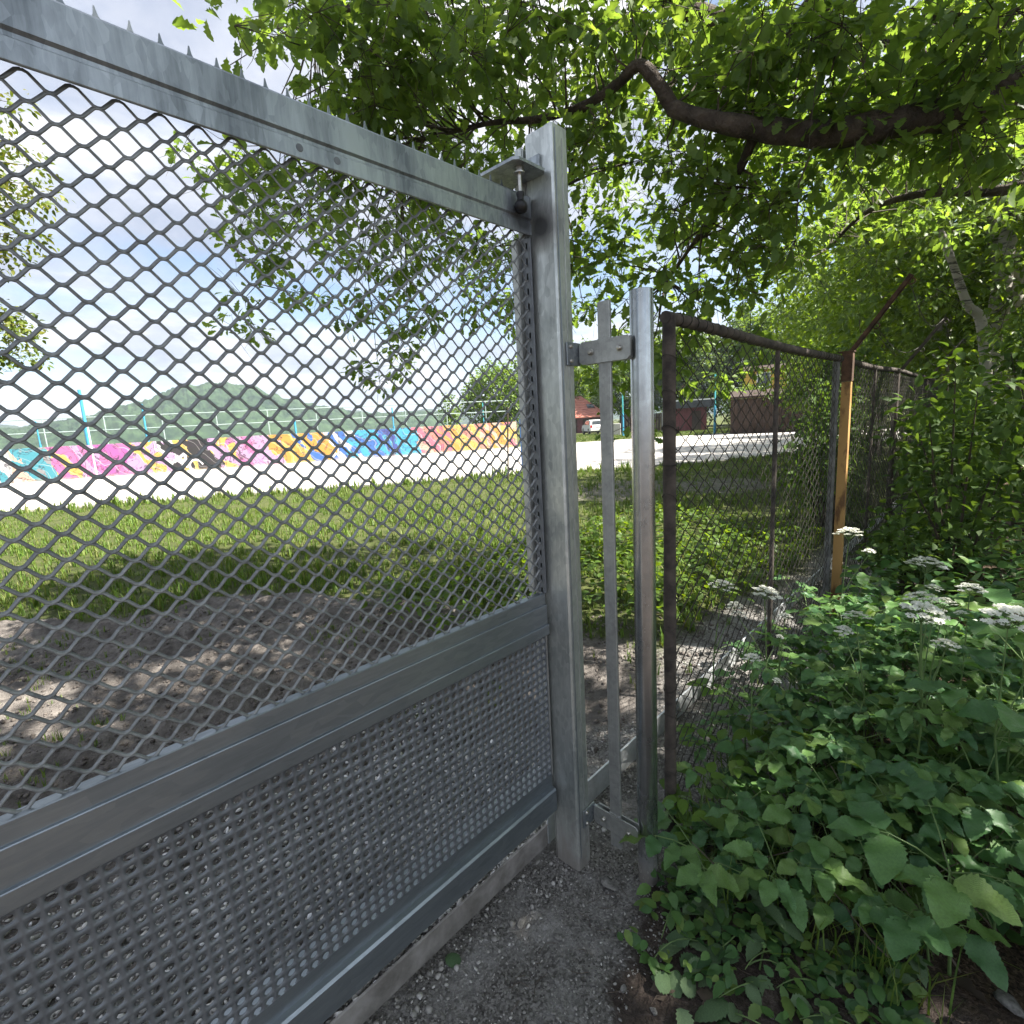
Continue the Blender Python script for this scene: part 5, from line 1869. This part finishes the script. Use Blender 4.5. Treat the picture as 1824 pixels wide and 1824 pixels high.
M['graffiti'] = m_graffiti()
wall = empty('painted_wall', (W0[0], W0[1], 0), 'long low court wall covered in pink, orange and blue graffiti', 'wall', rz=WRZ)
sx = 0.0
while sx < WLEN - 0.3:
    e_ = min(sx + 3.05, WLEN)
    MB().bbox((sx + 0.012, 0.0, -0.1), (e_ - 0.012, 0.16, WH - 0.02 * rnd.random()), 0.012).build('wall_panel', M['graffiti'], wall, local=True)
    sx = e_
MB().box((0, 0.03, -0.1), (WLEN, 0.13, WH - 0.06)).build('wall_core', M['grey'], wall, local=True)
for ch, px, z, sz, rot in (('A', 306, 0.55, 1.05, -0.5), ('C', 326, 0.25, 1.0, -0.6)):
    cu = bpy.data.curves.new('letter', 'FONT')
    cu.body = ch
    cu.size = sz
    cu.extrude = 0.004
    cu.offset = 0.02
    to = bpy.data.objects.new('tmp', cu)
    C.objects.link(to)
    bpy.context.view_layer.update()
    me = bpy.data.meshes.new_from_object(to.evaluated_get(bpy.context.evaluated_depsgraph_get()))
    bpy.data.objects.remove(to)
    me.materials.clear()
    me.materials.append(M['letter'])
    o = link('painted_letter', me, wall)
    o.location = (wall_s(px), -0.006, z)
    o.rotation_euler = (math.pi / 2, rot * -1, 0)

cf = empty('court_fence', (W0[0], W0[1], 0), 'pale tubular ball fence standing behind the painted wall', 'fence', rz=WRZ)
for z in (3.05, 2.38):
    MB().tube([(-1, 0.55, z), (WLEN - 0.3, 0.55, z)], 0.028, 8).build('rail', M['palerail'], cf, local=True, smooth=True)
sx = 0.4
while sx < WLEN:
    MB().tube([(sx, 0.55, -0.1), (sx, 0.55, 3.06)], 0.03, 8).build('post', M['palerail'], cf, local=True, smooth=True)
    sx += 2.55
for (px, top, r_, dy, lab) in ((72, 2.95, 0.05, 0.35, 'blue fence post nearest the left edge above the teal graffiti'), (160, 4.4, 0.11, 0.30, 'tallest sky blue post above the pink graffiti'),
                               (265, 3.6, 0.07, 0.30, 'sky blue post below the wooded hill'), (530, 2.5, 0.09, 0.35, 'short sky blue post above the orange graffiti'),
                               (705, 2.9, 0.06, 0.35, 'sky blue post above the blue graffiti'), (868, 3.0, 0.05, 0.6, 'thin teal post in front of the round tree')):
    p = W0 + wd * wall_s(px) + np.array([-wd[1], wd[0]]) * dy
    e = empty('court_post', (p[0], p[1], 0), lab, 'post', 'blue posts behind the painted wall')
    MB().tube([(p[0], p[1], -0.1), (p[0], p[1], top * 0.62)], r_, 10).build('lower_tube', M['blue'], e, smooth=True)
    MB().tube([(p[0], p[1], top * 0.62), (p[0], p[1], top)], r_ * 0.62, 10).build('upper_tube', M['teal' if px > 800 else 'blue'], e, smooth=True)
# thin net post on the court, and tall blue padded pole right of it
p = on_ground(178, 876)
e = empty('net_post', (p[0], p[1], 0), 'thin white net post standing on the court before the wall', 'post')
MB().tube([(p[0], p[1], 0.03), (p[0], p[1], 2.4)], 0.022, 8).build('tube', M['white'], e, smooth=True)
MB().lathe([(0.09, 0.036), (0.09, 0.05), (0.03, 0.06)], (p[0], p[1], 0), 14).build('foot', M['darkroof'], e)
p = on_ground(933, 834)
e = empty('padded_pole', (p[0], p[1], 0), 'tall teal pole with a blue padded lower half seen beside the guide post', 'pole')
MB().tube([(p[0], p[1], 0), (p[0], p[1], 1.7)], 0.075, 12).build('pad', M['navy'], e, smooth=True)
MB().tube([(p[0], p[1], 1.7), (p[0], p[1], 4.2)], 0.04, 10).build('tube', M['teal'], e, smooth=True)
p = on_ground(905, 858)
b = MB()
b.tube([(p[0], p[1], -.05), (p[0] + 0.25, p[1] + .1, 2.0)], 0.022, 6)
tag(b.build('leaning_stake', M['twig'], org=(p[0], p[1], 0)), 'thin dark stake leaning in the grass left of the padded pole', 'stake')
for px, py, top, lab in ((1110, 777, 4.2, 'teal net post in front of the light green trees'), (1273, 772, 4.4, 'teal net post in front of the maroon shed')):
    p = on_ground(px, py)
    e = empty('sports_post', (p[0], p[1], 0), lab, 'post', 'teal net posts on the lawn')
    MB().tube([(p[0], p[1], 0), (p[0], p[1], top * .45)], 0.09, 10).build('lower_tube', M['blue'], e, smooth=True)
    MB().tube([(p[0], p[1], top * .45), (p[0], p[1], top)], 0.06, 10).build('upper_tube', M['teal'], e, smooth=True)
    MB().box((p[0] - .25, p[1] - .03, top - .55), (p[0] + .25, p[1] + .03, top - .48)).build('cross_arm', M['teal'], e)


# ------------------------------------------------------------------ buildings and car beyond the court
def facing(px, py, shift=0.0):
    p = on_ground(px, py)
    a = math.atan2(p[1], p[0])
    p = p + np.array([math.cos(a), math.sin(a), 0]) * shift
    return (p[0], p[1], 0), a - math.pi / 2


loc, rz = facing(1045, 771)
ho = empty('red_roofed_house', loc, 'low house with pale red tiled hip roof and dark maroon walls', 'building', rz=rz)
MB().box((-7.0, 0, -0.1), (2.2, 7, 1.9)).build('wall', M['maroon'], ho, local=True)
rf = MB().add([(-7.5, -0.5, 1.88), (2.7, -0.5, 1.88), (2.7, 7.5, 1.88), (-7.5, 7.5, 1.88), (-4.0, 3.5, 4.5), (-0.6, 3.5, 4.5), (-7.5, -0.5, 1.78), (2.7, -0.5, 1.78), (2.7, 7.5, 1.78), (-7.5, 7.5, 1.78)],
              [(0, 1, 5, 4), (1, 2, 5), (2, 3, 4, 5), (3, 0, 4), (6, 9, 8, 7), (0, 6, 7, 1), (1, 7, 8, 2), (2, 8, 9, 3), (3, 9, 6, 0)]).build('roof', M['redtile'], ho, local=True)
b = MB()
for i in range(1, 9):
    t = i / 9
    b.tube([(-7.5 + 3.5 * t + 0.05, -0.5 + 4 * t, 1.90 + 2.62 * t), (2.7 - 3.3 * t - .05, -0.5 + 4 * t, 1.90 + 2.62 * t)], 0.03, 4)
b.build('tile_course', M['redtile'], rf, local=True)['kind'] = 'stuff'
MB().add([(0.2, 0.9, 2.95), (1.1, 0.9, 2.95), (0.75, 1.6, 3.4), (0.05, 1.6, 3.4)], [(0, 1, 2, 3)]).build('skylight', M['glass'], rf, local=True)
for x0 in (-6.0, -3.2, -0.4):
    d = MB().box((x0, -0.05, 0), (x0 + 2.1, -0.004, 1.65)).build('garage_door', M['brownwood'], ho, local=True)
    for z in (0.4, 0.8, 1.2):
        MB().box((x0 + .05, -0.07, z), (x0 + 2.05, -0.052, z + .04)).build('door_batten', M['maroon'], d, local=True)

loc, rz = facing(1066, 773, -1.5)
car = empty('parked_car', loc, 'white hatchback parked in front of the red roofed house', 'car', rz=rz + 0.25)
b = MB()
side = [(0.0, 0.35), (0.02, 0.75), (0.12, 0.98), (0.35, 1.42), (0.9, 1.50), (2.1, 1.46), (2.75, 1.02), (3.7, 0.92), (4.0, 0.62), (4.02, 0.35)]
V, F = [], []
for t, sc in ((-0.86, 0.92), (-0.80, 1.0), (0.80, 1.0), (0.86, 0.92)):
    for y_, z_ in side:
        in_ = 0.14 * max(0, z_ - 0.98) / 0.5
        V.append((t * (1 - in_), 2.0 + (y_ - 2.0) * (sc if abs(t) > .82 else 1), z_))
n_ = len(side)
for q in range(3):
    for i in range(n_):
        j = (i + 1) % n_
        F.append((q * n_ + i, q * n_ + j, (q + 1) * n_ + j, (q + 1) * n_ + i))
F += [tuple(range(n_)), tuple(range(3 * n_, 4 * n_))[::-1]]
body = b.add(V, F).build('body', M['carwhite'], car, local=True, smooth=True)
MB().add([(-0.62, 0.115, 1.0), (0.62, 0.115, 1.0), (0.55, 0.325, 1.38), (-0.55, 0.325, 1.38)], [(0, 1, 2, 3)]).build('rear_window', M['glass'], car, local=True)
for s_ in (-1, 1):
    MB().add([(s_ * .872, 0.5, 1.02), (s_ * .872, 2.5, 1.02), (s_ * .77, 2.05, 1.4), (s_ * .77, 0.6, 1.4)], [(0, 1, 2, 3)]).build('side_window', M['glass'], car, local=True)
    MB().box((s_ * .60, -0.03, 0.72), (s_ * .82, 0.03, 0.98)).build('tail_lamp', M['redlamp'], car, local=True)
    for y_ in (0.75, 3.2):
        w = MB().lathe([(0.30, -0.1), (0.33, -0.06), (0.33, 0.06), (0.30, 0.1)], (s_ * .78, y_, 0.33), 18, axis=0).build('wheel', M['tyre'], car, local=True)
        MB().lathe([(0.19, -0.105), (0.17, 0.105)], (s_ * .785, y_, 0.33), 14, axis=0).build('rim', M['bolt'], w, local=True)
MB().bbox((-0.82, -0.06, 0.38), (0.82, 0.1, 0.62), 0.03).build('bumper', M['carwhite'], car, local=True)
MB().box((-0.26, -0.02, 0.68), (0.26, 0.012, 0.80)).build('number_plate', M['letter'], car, local=True)

loc, rz = facing(1225, 768)
sh = empty('maroon_shed', loc, 'small maroon shed with dark flat roof behind the court', 'building', rz=rz)
for i in range(9):
    MB().box((-1.35 + i * 0.33, 0, -.1), (-1.35 + i * 0.33 + .32, 0.04, 2.1)).build('board', M['maroon'], sh, local=True)
MB().box((-1.36, 0.045, -.1), (1.62, 2.5, 2.1)).build('wall', M['maroon'], sh, local=True)
MB().box((-2.3, 0.3, -.1), (-1.38, 2.5, 1.9)).build('wall', M['grey'], sh, local=True)
rf = MB().box((-1.7, -0.5, 2.105), (2.2, 2.8, 2.72)).build('roof', M['darkroof'], sh, local=True)
MB().box((-1.72, -0.53, 2.725), (2.22, 2.8, 2.83)).build('fascia', M['white'], rf, local=True)
MB().box((0.35, -0.045, 0), (1.15, -0.005, 1.8)).build('door', M['brownwood'], sh, local=True)

loc, rz = facing(1385, 771)
ba = empty('brown_barn', loc, 'long dark brown timber barn behind the fence mesh', 'building', rz=rz)
for i in range(26):
    MB().box((-2.9 + i * 0.25, 0, -.1), (-2.9 + i * 0.25 + .235, 0.03 + .012 * (i % 2), 2.35)).build('board', M['brownwood'], ba, local=True)
MB().box((-2.9, 0.05, -.1), (3.6, 4, 2.35)).build('wall', M['brownwood'], ba, local=True)
MB().add([(-3.2, -.4, 2.36), (3.9, -.4, 2.36), (3.9, 4.3, 2.9), (-3.2, 4.3, 2.9), (-3.2, -.4, 2.5), (3.9, -.4, 2.5), (3.9, 4.3, 3.04), (-3.2, 4.3, 3.04)],
         [(0, 3, 2, 1), (4, 5, 6, 7), (0, 1, 5, 4), (1, 2, 6, 5), (2, 3, 7, 6), (3, 0, 4, 7)]).build('roof', M['brownwood'], ba, local=True)

loc, rz = facing(1395, 762, 3)
ye = empty('yellow_building', (loc[0], loc[1], 0), 'yellow rendered building rising behind the brown barn', 'building', rz=rz)
MB().box((-3.2, 0, -.1), (4.2, 6, 4.995)).build('wall', M['yellow'], ye, local=True)
MB().add([(-3.5, -.3, 5.0), (4.5, -.3, 5.0), (4.5, 6.3, 5.0), (-3.5, 6.3, 5.0), (-3.5, 3, 5.6), (4.5, 3, 5.6)], [(0, 1, 5, 4), (2, 3, 4, 5), (0, 4, 3), (1, 2, 5), (0, 3, 2, 1)]).build('roof', M['brownwood'], ye, local=True)
for x0 in (-2.2, 0.2, 2.4):
    w = MB().box((x0, -0.03, 3.3), (x0 + 1.1, -0.004, 4.8)).build('window', M['white'], ye, local=True)
    MB().box((x0 + .08, -0.045, 3.38), (x0 + 1.02, -0.031, 4.72)).build('pane', M['glass'], w, local=True)

# grey bin and dark boards between house and shed
loc, rz = facing(1098, 775, 0)
tag(MB().bbox((-0.4, 0, -.02), (0.4, 0.6, 1.05), 0.04).build('waste_bin', M['grey'], local=True, org=(0, 0, 0)), 'grey waste bin right of the white car', 'bin')
o = bpy.data.objects['waste_bin']
o.location, o.rotation_euler = loc, (0, 0, rz)
loc, rz = facing(1140, 771, 2)
bf = empty('board_fence', loc, 'dark brown board fence under the light green trees', 'fence', rz=rz)
for i in range(24):
    MB().box((-2.0 + i * .25, 0, -.05), (-2.0 + i * .25 + .23, .03, 1.75 + .03 * (i % 3))).build('board', M['brownwood'], bf, local=True)
MB().box((-2.0, .035, 1.3), (4.0, .07, 1.4)).build('rail', M['brownwood'], bf, local=True)

# ------------------------------------------------------------------ the air
def m_haze(dens):
    m, k, out = material('haze_air')
    v = k.n('VolumePrincipled', {'Color': (0.74, 0.85, 0.97, 1), 'Density': dens, 'Anisotropy': 0.2})
    k.t.links.new(v.outputs[0], out.inputs['Volume'])
    return m


HAZE = 0.00045
if HAZE:
    o = MB().box((-1750, -1750, -1.5), (1750, 1750, 95)).build('haze', m_haze(HAZE))
    tag(o, kind='stuff')
